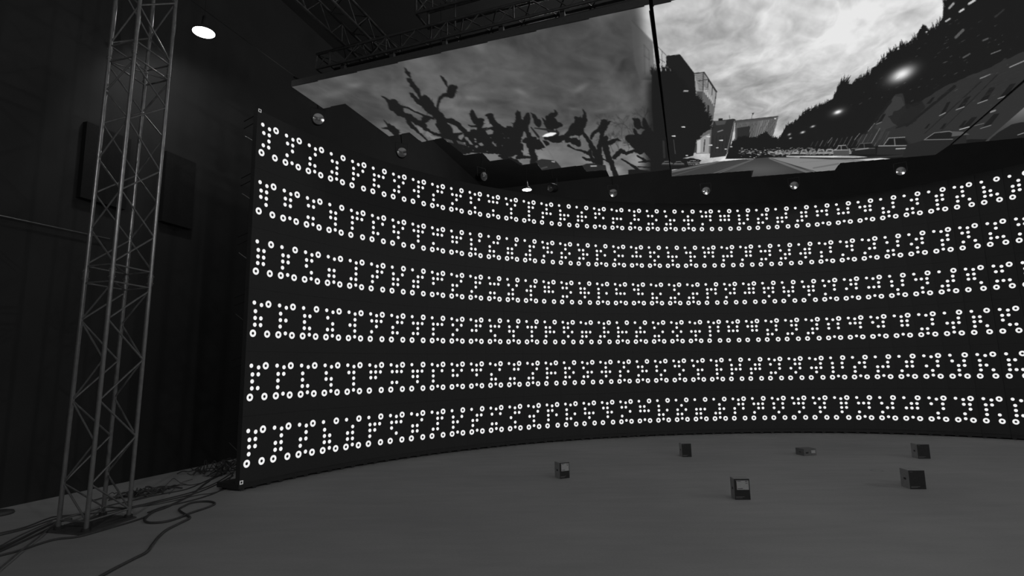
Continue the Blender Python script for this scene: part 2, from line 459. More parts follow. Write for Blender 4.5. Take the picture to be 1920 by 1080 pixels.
# ------------------------------------------------------------------ cartons on the floor
def carton(label, ptA, ptB, depth, h, paper=None, tape=False, small_label=False, strip=True, cm=None):
    cm = cm or M_CARD
    """front face runs from photo pixel ptA to ptB on the floor"""
    a = at(*ptA, 0)[:2]; b = at(*ptB, 0)[:2]
    t_ = b - a; wd = float(np.hypot(*t_)); t_ = t_ / wd; n_ = np.array([-t_[1], t_[0]])
    root = thing('cardboard_box', label, 'box', ((a + b)[0] / 2, (a + b)[1] / 2, 0), 'small boxes on the grey floor')
    g = lambda x, y, z: (a[0] + t_[0] * x + n_[0] * y, a[1] + t_[1] * x + n_[1] * y, z)
    def blk(x0, x1, y0, y1, z0, z1):
        q = [g(x0, y0, z0), g(x1, y0, z0), g(x1, y1, z0), g(x0, y1, z0), g(x0, y0, z1), g(x1, y0, z1), g(x1, y1, z1), g(x0, y1, z1)]
        return q, [(3, 2, 1, 0), (4, 5, 6, 7), (0, 1, 5, 4), (1, 2, 6, 5), (2, 3, 7, 6), (3, 0, 4, 7)]
    mb = MB()
    q, fs = blk(0, wd, 0.001, depth, 0.0, h); mb.add(q, fs)
    mb.build('carton', cm, root)
    mb = MB()                       # flaps meeting over a hair of gap
    for y0, y1 in ((0.004, depth / 2 - .002), (depth / 2 + .002, depth - .003)):
        q, fs = blk(0.003, wd - .003, y0, y1, h, h + .003); mb.add(q, fs)
    mb.build('lid_flap', cm, root)
    if strip:
        mb = MB(); q, fs = blk(0.0, wd, -0.002, 0.001, 0.0, h); mb.add(q, fs)
        mb.build('printed_front', M_CARDB, root)['label'] = 'black printed front'
    if paper:
        x0, x1, z0, z1 = paper
        mb = MB(); q, fs = blk(x0 * wd, x1 * wd, -0.0035, -0.002, z0 * h, z1 * h); mb.add(q, fs)
        s = mb.build('paper_label', M_PAPER, root); s['label'] = 'white paper label'
        for (u0, u1, v0, v1) in ((.04, .36, .88, .93), (.70, .92, .86, .92), (.74, .92, .68, .73), (.06, .5, .1, .16)):
            mb = MB(); q, fs = blk((x0 + (x1 - x0) * u0) * wd, (x0 + (x1 - x0) * u1) * wd, -0.0042, -0.0035, (z0 + (z1 - z0) * v0) * h, (z0 + (z1 - z0) * v1) * h); mb.add(q, fs)
            mb.build('label_print', M_CARDB, root)
    if strip:
        for (u0, u1, v0, v1) in ((.06, .62, .13, .15), (.06, .48, .08, .10), (.07, .25, .92, .935)):
            mb = MB(); q, fs = blk(u0 * wd, u1 * wd, -0.0028, -0.002, v0 * h, v1 * h); mb.add(q, fs)
            mb.build('front_print', M_PRINT, root)
    mb = MB()                       # hand hole / printed mark on the left side
    q, fs = blk(-0.0012, 0.001, depth * .35, depth * .62, h * .45, h * .56); mb.add(q, fs)
    mb.build('side_mark', M_CARDB, root)
    if small_label:
        mb = MB(); q, fs = blk(wd * .60, wd * .92, -0.003, 0.001, h * .35, h * .78); mb.add(q, fs)
        mb.build('paper_label', M_PAPER, root)
        mb = MB(); q, fs = blk(wd * .14, wd * .36, -0.003, 0.001, h * .34, h * .55); mb.add(q, fs)
        mb.build('front_print', M_CARDB, root)
    return root
carton('small upright box with a large white label, leftmost of the boxes on the floor', (1050, 898), (1068, 896), 0.17, 0.245, (.16, .94, .47, .95))
carton('plain dark box close to the middle of the screen wall, second from left', (1279.5, 857), (1297, 856.7), 0.19, 0.25)
carton('small upright box with a large white label, the one nearest the viewer', (1378.5, 937), (1407.5, 937), 0.17, 0.262, (.16, .94, .48, .93))
carton('low flat grey carton with a small white sticker, between the taller boxes', (1508, 855), (1531, 853.7), 0.23, 0.125, small_label=True, strip=False, cm=M_CARD2)
carton('plain dark box at the right, the one farther back near the screen wall', (1722, 860), (1745, 860), 0.20, 0.25)
carton('plain dark box at the right, the larger looking one standing in front', (1707, 917.3), (1737, 917.3), 0.21, 0.25)

# ------------------------------------------------------------------ cables lying on the floor
def spline(pts, k=6):
    pts = [np.array(p, float) for p in pts]
    P = [2 * pts[0] - pts[1]] + pts + [2 * pts[-1] - pts[-2]]
    out = []
    for i in range(1, len(P) - 2):
        for j in range(k):
            t = j / k
            out.append(.5 * ((2 * P[i]) + (-P[i - 1] + P[i + 1]) * t + (2 * P[i - 1] - 5 * P[i] + 4 * P[i + 1] - P[i + 2]) * t * t + (-P[i - 1] + 3 * P[i] - 3 * P[i + 1] + P[i + 2]) * t ** 3))
    out.append(pts[-1])
    return out
def cable(px, r_, label, lift=0.0, m=M_RUBBER, z_end=None):
    w_ = [at(x, y, r_ + lift) for x, y in px]
    if z_end is not None:
        w_[-1] = at(px[-1][0], px[-1][1], z_end)
    pts = spline(w_)
    mb = MB(); mb.tube(pts, r_, 8)
    return tag(mb.build('floor_cable', m, origin=pts[0]), label, 'cable', 'cables on the floor')
cable([(182, 1084), (217, 1065), (252, 1047), (275, 1035), (285, 1022), (297, 1007), (312, 994), (335, 982), (355, 972), (352, 967), (340, 960), (336, 955), (345, 949), (362, 942), (390, 940), (403, 944), (390, 951), (357, 962), (335, 971), (310, 978), (282, 980), (271, 976), (274, 970), (287, 960), (312, 951), (335, 940), (360, 927), (380, 910), (400, 895), (421, 872)],
      0.014, 'thick black cable making an S-shaped loop on the open floor beside the tower')
cable([(277, 961), (307, 950), (344, 942), (381, 932), (410, 921), (424, 908), (437, 887)], 0.010,
      'black cable curving up to the foot of the screen wall, just inside the looped cable')
cable([(-6, 1043), (37, 1032), (100, 1012), (150, 1005.5), (212, 988), (250, 977), (276, 968)], 0.012,
      'black cable running along the near edge of the tower base plate')
cable([(-6, 1031), (37, 1011), (75, 992), (105, 979), (135, 973)], 0.014, 'thick black cable fanning from the tower foot to the left frame edge, upper one')
cable([(-6, 1036), (40, 1016), (80, 997), (110, 982)], 0.012, 'thick black cable fanning from the tower foot, second just below it')
cable([(-6, 1027), (35, 1005), (70, 989), (98, 977)], 0.008, 'thin black cable fanning from the tower foot, above the two thick ones', m=M_RUBBER2)
cable([(-6, 1005), (50, 991), (100, 974), (162, 960), (212, 946), (237, 941), (300, 927), (350, 917), (390, 900), (425, 885)], 0.009,
      'long black cable passing behind the tower feet towards the screen wall')
cable([(-6, 1001), (45, 989), (90, 972), (110, 968), (170, 963), (230, 954), (300, 938), (362, 922), (405, 905), (436, 886)], 0.009,
      'long black cable passing under the tower towards the screen wall')
cable([(-4, 1069), (20, 1049), (40, 1032), (75, 1005), (106, 979)], 0.009, 'grey dusty cable crossing the others at the lower left corner', 0.02, M_RUBBER2)
cable([(120, 985), (175, 972), (245, 953), (300, 941), (362, 926), (400, 911), (437, 892)], 0.010,
      'black cable leaving the base plate and running to the screen wall corner')
cable([(246, 938), (287, 927), (325, 912), (345, 909), (362, 909), (395, 900), (418, 889)], 0.006,
      'thin wavy black cable behind the tower, farthest from the viewer')
cable([(246, 951), (285, 947), (330, 938), (372, 928), (400, 924), (441, 911)], 0.007,
      'thin black cable ending at the bottom corner of the screen wall')
cable([(296, 927), (306, 915), (318, 903), (326, 897), (338, 905), (352, 909)], 0.004, 'very thin wire kinked into a peak behind the cables', m=M_RUBBER2)
cable([(317, 927), (325, 918), (333, 910), (345, 903), (361, 899)], 0.004, 'very thin wire bent upwards beside the kinked one', m=M_RUBBER2)
def tangle(name, label, cx, cy, rx, ry, n, hmax, seed, dirv):
    rnd = random.Random(seed)
    c0 = at(cx, cy, 0.0)
    dv = np.array(dirv) / np.hypot(*dirv); nv = np.array([-dv[1], dv[0]])
    mb = MB()
    for i in range(n):
        pts = []
        u = rnd.uniform(-rx, rx * .2); v = rnd.uniform(-ry, ry); a = rnd.uniform(-.6, .6)
        for k in range(7):
            p = c0[:2] + dv * u + nv * v
            pts.append((p[0], p[1], 0.012 + rnd.random() * hmax * max(0.15, 1 - (abs(u) / rx) ** 2)))
            a += rnd.uniform(-1.0, 1.0); u += .11 * math.cos(a) * rx * 1.6; v += .11 * math.sin(a) * ry * 2.0
        mb.tube(spline(pts, 4), rnd.choice([.006, .008, .010]), 6)
    return tag(mb.build(name, M_RUBBER, origin=(c0[0], c0[1], 0)), label, 'cables', kind='stuff')
tangle('cable_tangle', 'dark tangle of spare cable on the floor just behind the tower', 272, 925, 0.55, 0.22, 26, 0.07, 3, (0.45, 1))
tangle('cable_tangle', 'dark heap of cables piled against the left end of the screen wall', 424, 884, 0.55, 0.35, 34, 0.20, 5, (0.45, 1))
# paper strip by the wall corner, round weight cut by the left frame edge
mb = MB(); p = at(443.5, 921, 0); mb.box((p[0], p[1], 0.002), (0.17, 0.035, 0.002), 0.15)
tag(mb.build('tape_strip', M_PAPER, origin=p), 'short pale tape strip on the floor at the screen wall corner', 'tape')
p = at(-4, 965, 0)
mb = MB(); mb.lathe([(0, .0), (.16, .0), (.17, .012), (.16, .035), (.10, .05), (0, .055)], Matrix.Translation((p[0], p[1], 0)), 28)
tag(mb.build('floor_weight', M_RUBBER, origin=p), 'low round black weight on the floor, cut by the left frame edge', 'weight')

# ------------------------------------------------------------------ things on the left wall
def on_left(px, py, off=0.0):
    v = ray(px, py)
    # intersection with the plane of the left wall moved into the room by off
    p0 = WL0 + WLN * off
    t = np.dot(p0, WLN) / np.dot(v[:2], WLN)
    return np.array([v[0] * t, v[1] * t, CAMZ + v[2] * t])
def wall_panel(pxl, pxr, top, bot, label):
    a = on_left(*pxl); b = on_left(*pxr)
    z1 = on_left(*top)[2]; z0 = on_left(*bot)[2]
    mb = MB()
    q = []
    for off in (0.0, 0.09):
        for (p, z) in ((a, z0), (b, z0), (b, z1), (a, z1)):
            q.append((p[0] + WLN[0] * off, p[1] + WLN[1] * off, z))
    mb.add(q, [(0, 1, 2, 3), (7, 6, 5, 4), (0, 4, 5, 1), (1, 5, 6, 2), (2, 6, 7, 3), (3, 7, 4, 0)])
    tag(mb.build('acoustic_panel', M_PANEL, origin=(a[0], a[1], z0)), label, 'wall panel', 'dark felt panels on the left wall')
wall_panel((149, 300), (236, 300), (149, 226), (149, 372), 'dark rectangular felt panel high on the left wall, directly behind the tower')
wall_panel((301, 350), (358, 350), (301, 282), (301, 416), 'dark rectangular felt panel on the left wall, between tower and screen wall')
a, b = on_left(-10, 402, 0.05), on_left(206, 448, 0.05)
mb = MB(); mb.tube([a, b], 0.009, 8)
tag(mb.build('conduit', M_ALU, origin=a), 'thin pale conduit running along the left wall to the tower', 'pipe')

# ------------------------------------------------------------------ parabolic cans in a row above the wall
tgt = np.array([1.2, 1.0, 4.3])
def outer(c, d):
    f = on_wall(c); p = f(0.137, 0, -d); return np.array([p[0], p[1]])
pipe_pts = [(*outer(c, 0.71), 7.50) for c in range(2, NCOL)]
rail = MB(); rail.tube(pipe_pts, 0.02, 10)
rail_o = thing('lighting_rail', 'dark curved pipe above the screen wall carrying the row of spotlights', 'lighting rail', (pipe_pts[10][0], pipe_pts[10][1], 7.50))
rail.build('pipe', M_PANEL, rail_o)
for c in (9, 17, 25, 33, 41):
    p = outer(c, 0.71); mb = MB(); mb.tube([(p[0], p[1], 7.52), (p[0], p[1], 11.0)], 0.008, 6); mb.build('hanging_wire', M_PANEL, rail_o)
def par_can(px, py, label, turn=(0, 0)):
    # distance: on the arc of the rail
    v = ray(px, py); best = None
    az = math.atan2(v[0], v[1])
    P = [np.array(outer(c, 0.62)) for c in range(NCOL)]; Q = [np.array(outer(c, 0.71)) for c in range(NCOL)]; hangp = Q[-1]
    for c in range(NCOL - 1):
        a0, a1 = math.atan2(P[c][0], P[c][1]), math.atan2(P[c + 1][0], P[c + 1][1])
        if a0 <= az <= a1:
            k = (az - a0) / (a1 - a0); q = P[c] * (1 - k) + P[c + 1] * k
            best = math.hypot(*q); hangp = Q[c] * (1 - k) + Q[c + 1] * k
    if best is None: best = math.hypot(*P[-1])
    p = depth_at(px, py, best)
    root = thing('par_can', label, 'spotlight', p, 'spotlights above the screen wall')
    d = Vector(tgt - p).normalized()
    q = d.to_track_quat('Z', 'Y').to_matrix().to_4x4()
    q = Matrix.Rotation(R(turn[0]), 4, 'Z') @ q @ Matrix.Rotation(R(turn[1]), 4, 'X')
    M = Matrix.Translation(Vector(p)) @ q
    mb = MB(); mb.lathe([(.108, .015), (.118, .02), (.122, .0), (.120, -.10), (.105, -.20), (.06, -.27), (0, -.275)], M, 28); mb.build('can_housing', M_CASE, root)
    mb = MB(); mb.lathe([(.0, -.006), (.03, -.0045), (.06, .0), (.085, .0055), (.108, .012)][::-1], M, 32); mb.build('reflector', M_REFL, root)
    mb = MB(); mb.lathe([(.0, .012), (.010, .010), (.016, .004), (.018, -.005)], M, 18); mb.build('bulb', M_BULB, root)
    mb = MB()
    mb.tube([M @ Vector((.135, 0, -.09)), M @ Vector((.14, .0, -.09)), Vector(p) + q @ Vector((.14, 0, -.09)) + Vector((0, 0, .24)), Vector(p) + q @ Vector((-.14, 0, -.09)) + Vector((0, 0, .24)), M @ Vector((-.14, 0, -.09)), M @ Vector((-.12, 0, -.09))], .009, 6)
    mb.build('yoke', M_CASE, root)
    top = Vector(p) + q @ Vector((0, 0, -.09)) + Vector((0, 0, .24))
    mb = MB(); mb.tube([top, (hangp[0], hangp[1], 7.3), (hangp[0], hangp[1], 7.50)], .012, 8); mb.build('clamp_stem', M_PANEL, root)
    return root
par_can(597, 223, 'round spotlight hanging at the far left above the screen wall corner')
par_can(754, 286, 'round spotlight second from the left above the screen wall')
par_can(907, 331, 'dim spotlight turned aside, between the second bright one and the lit lamp', (38, 0))
par_can(1033, 352, 'dim spotlight showing a thin bright sliver, right of the small lit lamp', (-42, 0))
par_can(1150, 362, 'round spotlight beneath the stepped edge left of the overhead street scene')
par_can(1324, 358, 'round spotlight above the middle of the screen wall, under the road picture')
par_can(1489, 348, 'brightest round spotlight, hanging under the road picture')
par_can(1689, 321, 'round spotlight at the right, under the parked cars of the picture')
par_can(1925, 326, 'spotlight cut off by the right frame edge')

# ------------------------------------------------------------------ overhead LED screen: three blocks in one horizontal plane
ZC = 6.6
CU = np.array([math.cos(R(-18)), math.sin(R(-18))]); CV = np.array([-CU[1], CU[0]])
def plan(px, py, z=ZC): return at(px, py, z)[:2]
front0, front1 = plan(546, 162.5), plan(1217, 8.4)
fd = (front1 - front0) / np.hypot(*(front1 - front0))
def cross(p, d, q, e):
    M_ = np.array([[d[0], -e[0]], [d[1], -e[1]]]); s = np.linalg.solve(M_, q - p); return p + d * s[0]
BLOCK1 = [plan(*p) for p in [(546, 162.5), (605.9, 204), (647, 194.8), (729.6, 256.3), (767.9, 248.6), (790.6, 266.7), (829.6, 258.5), (870, 291), (903.7, 287), (918.7, 302), (955.6, 297.8), (975.6, 310), (1006, 306), (1016.3, 319.3), (1091, 310), (1099, 322), (1136, 318.8), (1142, 331.4), (1256.5, 318.2), (1217, 8.4)]]
b2a, b2d = plan(1782, 271), plan(1899, 169) - plan(1782, 271)
c1 = cross(front0, fd, plan(1259, 331.1), plan(1224.4, 9.6) - plan(1259, 331.1))
c2 = cross(front0, fd, b2a, b2d)
BLOCK2 = [plan(1224.4, 9.6), plan(1259, 331.1), plan(1411.9, 319.7), plan(1408.4, 331.9), plan(1565.2, 319.3), plan(1575.6, 305.9), plan(1754, 290.4), plan(1781, 271.8), c2 - fd * 0.02]
far = plan(1920, 257.8) - plan(1782, 271)
far = far / np.hypot(*far)
e0 = plan(1784.5, 271.2)
BLOCK3 = [c2 + fd * 0.03, e0, e0 + far * 2.0, e0 + far * 2.0 - CV * .8, e0 + far * 3.6 - CV * .9, cross(front0, fd, e0 + far * 3.6, -CV)]

def uv(p): return np.array([np.dot(p, CU), np.dot(p, CV)])
allp = np.array([uv(p) for b in (BLOCK1, BLOCK2, BLOCK3) for p in b])
U_0, V_0 = allp.min(0) - 0.05
U_1, V_1 = allp.max(0) + 0.05
DU, DV = 0.0125, 0.022
NU, NV = int((U_1 - U_0) / DU) + 1, int((V_1 - V_0) / DV) + 1
SS = 2
uu = U_0 + (np.arange(NU * SS) + .5) / SS * DU - DU * .5
vv = V_0 + (np.arange(NV * SS) + .5) / SS * DV - DV * .5
GU, GV = np.meshgrid(uu, vv)
WX = GU * CU[0] + GV * CV[0]; WY = GU * CU[1] + GV * CV[1]
dz = ZC - CAMZ
dn = WX * FW[0] + WY * FW[1] + dz * FW[2]
dn = np.maximum(dn, 0.4)
X = (960 + F_PX * (WX * RT[0] + WY * RT[1] + dz * RT[2]) / dn).astype(np.float32)
Y = (540 - F_PX * (WX * UP[0] + WY * UP[1] + dz * UP[2]) / dn).astype(np.float32)
rng = np.random.default_rng(11)
def vnoise(a, b, seed):
    g = np.random.default_rng(seed).random((64, 64)).astype(np.float32)
    ia = np.floor(a).astype(int); ib = np.floor(b).astype(int)
    fa = a - ia; fb = b - ib
    fa = fa * fa * (3 - 2 * fa); fb = fb * fb * (3 - 2 * fb)
    g00 = g[ia % 64, ib % 64]; g10 = g[(ia + 1) % 64, ib % 64]; g01 = g[ia % 64, (ib + 1) % 64]; g11 = g[(ia + 1) % 64, (ib + 1) % 64]
    return (g00 * (1 - fa) + g10 * fa) * (1 - fb) + (g01 * (1 - fa) + g11 * fa) * fb
def fbm(a, b, seed, oct=5):
    s = 0; amp = .5
    for k in range(oct):
        s = s + amp * vnoise(a * 2 ** k + 7.3 * k, b * 2 ** k + 3.1 * k, seed + k); amp *= .55
    return s / (.5 * (1 - .55 ** oct) / .45)
# clouds drift along the picture's own horizon, so they are laid out in the picture's direction
wx = fbm(GU * .9, GV * .8, 40, 3) - .5
N1 = fbm(GU * .55 + wx * 1.6, GV * .5 + wx, 3)
N2 = fbm(GU * 2.3 + wx * 2, GV * 1.5 + wx, 17)
N3 = fbm(GU * 6.5, GV * 3.6 + wx * 2, 29, 4)
def g2(cx, cy, rx, ry, ang=0.0):
    ca, sa = math.cos(R(ang)), math.sin(R(ang))
    a = ((X - cx) * ca + (Y - cy) * sa) / rx; b = (-(X - cx) * sa + (Y - cy) * ca) / ry
    return np.exp(-(a * a + b * b))
def sstep(a, lo, hi):
    t = np.clip((a - lo) / (hi - lo), 0, 1); return t * t * (3 - 2 * t)
N4 = 1 - np.abs(2 * fbm(GU * 1.7 + wx * 2.5, GV * 1.5 + wx * 2, 61, 6) - 1) * 1.6
skyL = 80 + (N1 - .5) * 44 + (N2 - .5) * 46 + (N3 - .5) * 12 + (N4 - .7) * 10
skyL += 26 * sstep(Y, 215, 300) + 14 * g2(930, 240, 110, 28, 12) - 8 * g2(1080, 120, 130, 60)
for (cx, cy, rx, ry, an, a_) in [(665, 160, 16, 5, -5, 24), (625, 176, 28, 7, -10, 20), (790, 115, 30, 16, 20, 16), (897, 88, 16, 9, 30, 18), (975, 172, 15, 5, 25, 24), (1085, 168, 14, 7, -20, 26), (1095, 160, 12, 5, -20, 14), (888, 184, 18, 5, 8, 20), (1075, 204, 10, 3, 10, 20), (880, 206, 26, 5, 5, 18), (735, 240, 26, 8, 25, 26), (660, 120, 30, 8, -12, 8)]:
    skyL = skyL + a_ * g2(cx, cy, rx, ry, an)
skyR = 188 + (N1 - .5) * 76 + (N2 - .5) * 62 + (N3 - .5) * 34 + (N4 - .7) * 34
skyR += 30 * g2(1680, 40, 190, 90, -20) + 12 * g2(1600, 100, 60, 40) - 22 * g2(1440, 172, 120, 22, 6) - 12 * g2(1500, 235, 80, 18)
skyR += 12 * g2(1275, 30, 14, 12) + 14 * g2(1275, 52, 26, 9) + 12 * g2(1345, 50, 22, 14) - 14 * g2(1358, 22, 18, 14) - 12 * g2(1262, 58, 16, 7)
skyR = np.minimum(skyR, 232)
k = sstep(X, 1186 + (Y * 0.06), 1216 + Y * 0.06)
img = (skyL * (1 - k) + skyR * k).astype(np.float32)
img = np.where(X > 1800, np.minimum(img, 40), img)

def poly_mask(pts):
    pts = np.array(pts, float)
    x0, y0 = pts.min(0) - 1; x1, y1 = pts.max(0) + 1
    idx = np.nonzero((X.ravel() >= x0) & (X.ravel() <= x1) & (Y.ravel() >= y0) & (Y.ravel() <= y1))[0]
    px, py = X.ravel()[idx], Y.ravel()[idx]
    ins = np.zeros(len(idx), bool)
    j = len(pts) - 1
    for i in range(len(pts)):
        xi, yi = pts[i]; xj, yj = pts[j]
        if yi != yj:
            ins ^= ((yi > py) != (yj > py)) & (px < (xj - xi) * (py - yi) / (yj - yi) + xi)
        j = i
    return idx[ins]
flat = img.reshape(-1)
def fill(pts, v, mix=1.0):
    i = poly_mask(pts)
    flat[i] = flat[i] * (1 - mix) + v * mix
def stroke(pts, v, mix=1.0, scale=1.0):
    """pts: (x, y, full width)"""
    for (a, b) in zip(pts[:-1], pts[1:]):
        (x0, y0, w0), (x1, y1, w1) = a, b
        d = math.hypot(x1 - x0, y1 - y0) or 1e-6
        nx, ny = -(y1 - y0) / d, (x1 - x0) / d
        w0 *= scale * .5; w1 *= scale * .5
        n = 5
        pl_ = [(x0 + nx * w0, y0 + ny * w0), (x1 + nx * w1, y1 + ny * w1)]
        base = math.atan2(ny, nx)
        pl_ += [(x1 + math.cos(base - math.pi * t / n) * w1, y1 + math.sin(base - math.pi * t / n) * w1) for t in range(1, n)]
        pl_ += [(x1 - nx * w1, y1 - ny * w1), (x0 - nx * w0, y0 - ny * w0)]
        pl_ += [(x0 - math.cos(base - math.pi * t / n) * w0, y0 - math.sin(base - math.pi * t / n) * w0) for t in range(1, n)]
        fill(pl_, v, mix)
def crop(ox, oy, pts, s=6.75):
    return [(ox + p[0] / s, oy + p[1] / s) + ((p[2] / s,) if len(p) > 2 else ()) for p in pts]
def blurred(n=1, rows=None):
    global img, flat
    a = img.copy()
    for _ in range(n):
        a[:, 1:-1] = (a[:, :-2] + 2 * a[:, 1:-1] + a[:, 2:]) / 4
        a[1:-1] = (a[:-2] + 2 * a[1:-1] + a[2:]) / 4
    img = a; flat = img.reshape(-1)
def rough(pts, step, amp, seed):
    """a polygon edge broken into irregular nibbles"""
    r_ = random.Random(seed); out = []
    for a, b in zip(pts, pts[1:] + pts[:1]):
        d = math.hypot(b[0] - a[0], b[1] - a[1]); n = max(1, int(d / step))
        for i in range(n):
            t = i / n
            out.append((a[0] + (b[0] - a[0]) * t + r_.uniform(-amp, amp), a[1] + (b[1] - a[1]) * t + r_.uniform(-amp, amp)))
    return out
def tufts(edge, n, ln, wd, dirs, v, seed):
    """foliage tips along an open edge"""
    r_ = random.Random(seed)
    L_ = [0]
    for a, b in zip(edge[:-1], edge[1:]): L_.append(L_[-1] + math.hypot(b[0] - a[0], b[1] - a[1]))
    for i in range(n):
        s = r_.random() * L_[-1]
        j = max(q for q in range(len(L_)) if L_[q] <= s and q < len(edge) - 1)
        t = (s - L_[j]) / (L_[j + 1] - L_[j])
        x = edge[j][0] + (edge[j + 1][0] - edge[j][0]) * t; y = edge[j][1] + (edge[j + 1][1] - edge[j][1]) * t
        a = R(r_.uniform(*dirs)); l_ = ln * r_.uniform(.4, 1.2); w_ = wd * r_.uniform(.6, 1.2)
        fill([(x - math.sin(a) * w_, y + math.cos(a) * w_), (x + math.sin(a) * w_, y - math.cos(a) * w_), (x + math.cos(a) * l_, y + math.sin(a) * l_)], v)

rl = random.Random(77)
def limb(pts, v):
    out = []
    for (a, b) in zip(pts[:-1], pts[1:]):
        d = math.hypot(b[0] - a[0], b[1] - a[1]); n = max(1, int(d / 2.2))
        for i in range(n):
            t = i / n; w_ = a[2] + (b[2] - a[2]) * t
            out.append((a[0] + (b[0] - a[0]) * t + rl.uniform(-.12, .12) * w_, a[1] + (b[1] - a[1]) * t + rl.uniform(-.12, .12) * w_, w_ * rl.uniform(.72, 1.2)))
    out.append(pts[-1])
    stroke(out, v)
    for (x, y, w_) in out:
        for _ in range(3 if w_ > 6 else 1 if w_ > 3.5 else 0):
            a = rl.uniform(0, 6.28); l_ = w_ * rl.uniform(.55, .82); q = w_ * .12
            fill([(x - math.sin(a) * q, y + math.cos(a) * q), (x + math.sin(a) * q, y - math.cos(a) * q), (x + math.cos(a) * l_, y + math.sin(a) * l_)], v)
# ---- picture, left block: pollarded trees against the dusk sky
DK = 27
# bright glow between the lower branches
for (x, y, rx, ry, v) in [(1185, 278, 40, 16, 130), (1200, 300, 22, 12, 165), (1115, 298, 20, 12, 150), (1150, 318, 16, 9, 150), (1080, 270, 22, 14, 105), (1060, 295, 40, 12, 108)]:
    m_ = g2(x, y, rx, ry, 5) * (.6 + .8 * (N3 - .3)); img += ((v - img) * np.clip(m_, 0, 1) * (X < 1240)).astype(np.float32)
flat = img.reshape(-1)
# fine twigs
rt = random.Random(5)
def twig(x, y, a, l, w_, dpt):
    x2, y2 = x + math.cos(a) * l, y + math.sin(a) * l
    stroke([(x, y, w_), (x2, y2, w_ * .8)], 52, .62)
    if dpt > 0:
        for _ in range(rt.choice([2, 2, 3])):
            twig(x2, y2, a + rt.uniform(-.75, .75), l * rt.uniform(.65, .9), w_ * .8, dpt - 1)
for (x, y, a) in [(1160, 290, -1.6), (1150, 285, -2.0), (1175, 290, -1.2), (1190, 270, -1.5), (1205, 262, -1.3), (1130, 262, -1.9), (1125, 250, -1.2), (1165, 255, -1.5), (1180, 250, -1.9), (1210, 240, -1.7), (1200, 290, -1.8)]:
    twig(x, y, a, 13, 1.3, 4)
A_ = lambda pts: limb(crop(700, 120, pts), DK)
for s in [
    [(1000, 960, 170), (960, 880, 130), (880, 760, 110), (800, 640, 100), (730, 570, 110), (660, 490, 150), (650, 440, 100)],
    [(600, 440, 40), (560, 340, 60), (510, 270, 62), (450, 200, 50), (425, 185, 16)],
    [(470, 165, 22), (440, 120, 44), (415, 80, 36), (396, 50, 10)],
    [(600, 500, 60), (550, 460, 50), (500, 400, 60), (465, 368, 22)],
    [(805, 640, 34), (815, 520, 34), (845, 430, 40), (900, 392, 50), (975, 380, 90), (985, 330, 110), (1045, 298, 50)],
    [(935, 280, 18), (905, 220, 44), (880, 185, 30), (852, 150, 14)],
    [(640, 790, 80), (560, 740, 60), (470, 680, 72), (380, 640, 60), (310, 590, 110), (250, 520, 120), (200, 480, 44), (150, 430, 24), (105, 408, 12)],
    [(350, 540, 26), (430, 550, 20), (520, 600, 20), (640, 650, 24), (760, 690, 26)],
    [(610, 735, 30), (670, 700, 90), (700, 690, 50)],
    [(425, 695, 40), (480, 780, 60), (540, 830, 40), (600, 890, 28), (680, 965, 20)],
    [(620, 780, 70), (690, 840, 40), (760, 880, 30), (860, 905, 40), (960, 930, 90)],
    [(200, 780, 50), (240, 825, 100), (280, 860, 90), (300, 900, 60)], [(130, 705, 8), (200, 790, 30)], [(105, 810, 8), (200, 815, 40)],
    [(885, 675, 16), (930, 720, 60), (1000, 725, 70), (1060, 760, 56), (1130, 830, 60), (1200, 890, 70), (1270, 900, 90)],
    [(1250, 575, 10), (1250, 620, 66), (1265, 670, 60), (1300, 720, 80), (1340, 760, 90), (1310, 840, 80), (1270, 920, 90)], [(1320, 740, 60), (1390, 712, 34)],
    [(1420, 650, 14), (1470, 650, 60), (1490, 690, 66), (1530, 760, 60), (1620, 820, 80)],
    [(1200, 770, 10), (1240, 790, 24), (1330, 780, 30)], [(1010, 880, 14), (1150, 870, 16)], [(1400, 820, 14), (1520, 800, 16)],
    [(800, 765, 30), (860, 840, 60)],
]: A_(s)
fill(rough(crop(700, 180, [(930, 560), (1000, 470), (1150, 480), (1260, 420), (1420, 420), (1560, 380), (1700, 400), (1900, 620), (1900, 760), (1520, 730), (1290, 715), (1100, 740), (950, 590)]), 3, 1.0, 1), DK)
r5 = random.Random(2)
for _ in range(46):          # chinks of sky in the crown
    x, y = r5.uniform(868, 1000), 0
    y = 242 + (x - 868) * .18 + r5.uniform(0, 38)
    s = r5.choice([.6, .9, 1.4, 2.4, 4.0]); e = r5.uniform(.5, .9)
    fill([(x + s * math.cos(t) * r5.uniform(.8, 1.1), y + s * e * math.sin(t + .3)) for t in [i * .9 for i in range(7)]], r5.uniform(90, 120), .9)
for c_ in [[(1420, 440), (1480, 420), (1520, 440), (1510, 480), (1450, 490)], [(1180, 410), (1220, 400), (1225, 450), (1190, 450)], [(1280, 395), (1315, 400), (1305, 430), (1280, 420)], [(1080, 500), (1140, 480), (1150, 510), (1110, 560), (1075, 530)], [(1170, 520), (1230, 570), (1265, 620), (1220, 610)], [(1330, 600), (1370, 588), (1400, 620), (1360, 640)], [(1000, 380), (1060, 410), (1130, 460), (1010, 470)], [(1580, 410), (1620, 400), (1680, 470), (1640, 480)]]:
    fill(crop(700, 180, c_), 112, .95)
for c_ in [[(550, 385), (620, 400), (640, 460), (590, 470)], [(680, 440), (740, 480), (690, 530), (655, 490)], [(1400, 740), (1600, 760), (1570, 800), (1475, 822)]]:
    fill(crop(700, 180, c_), 118, .95)
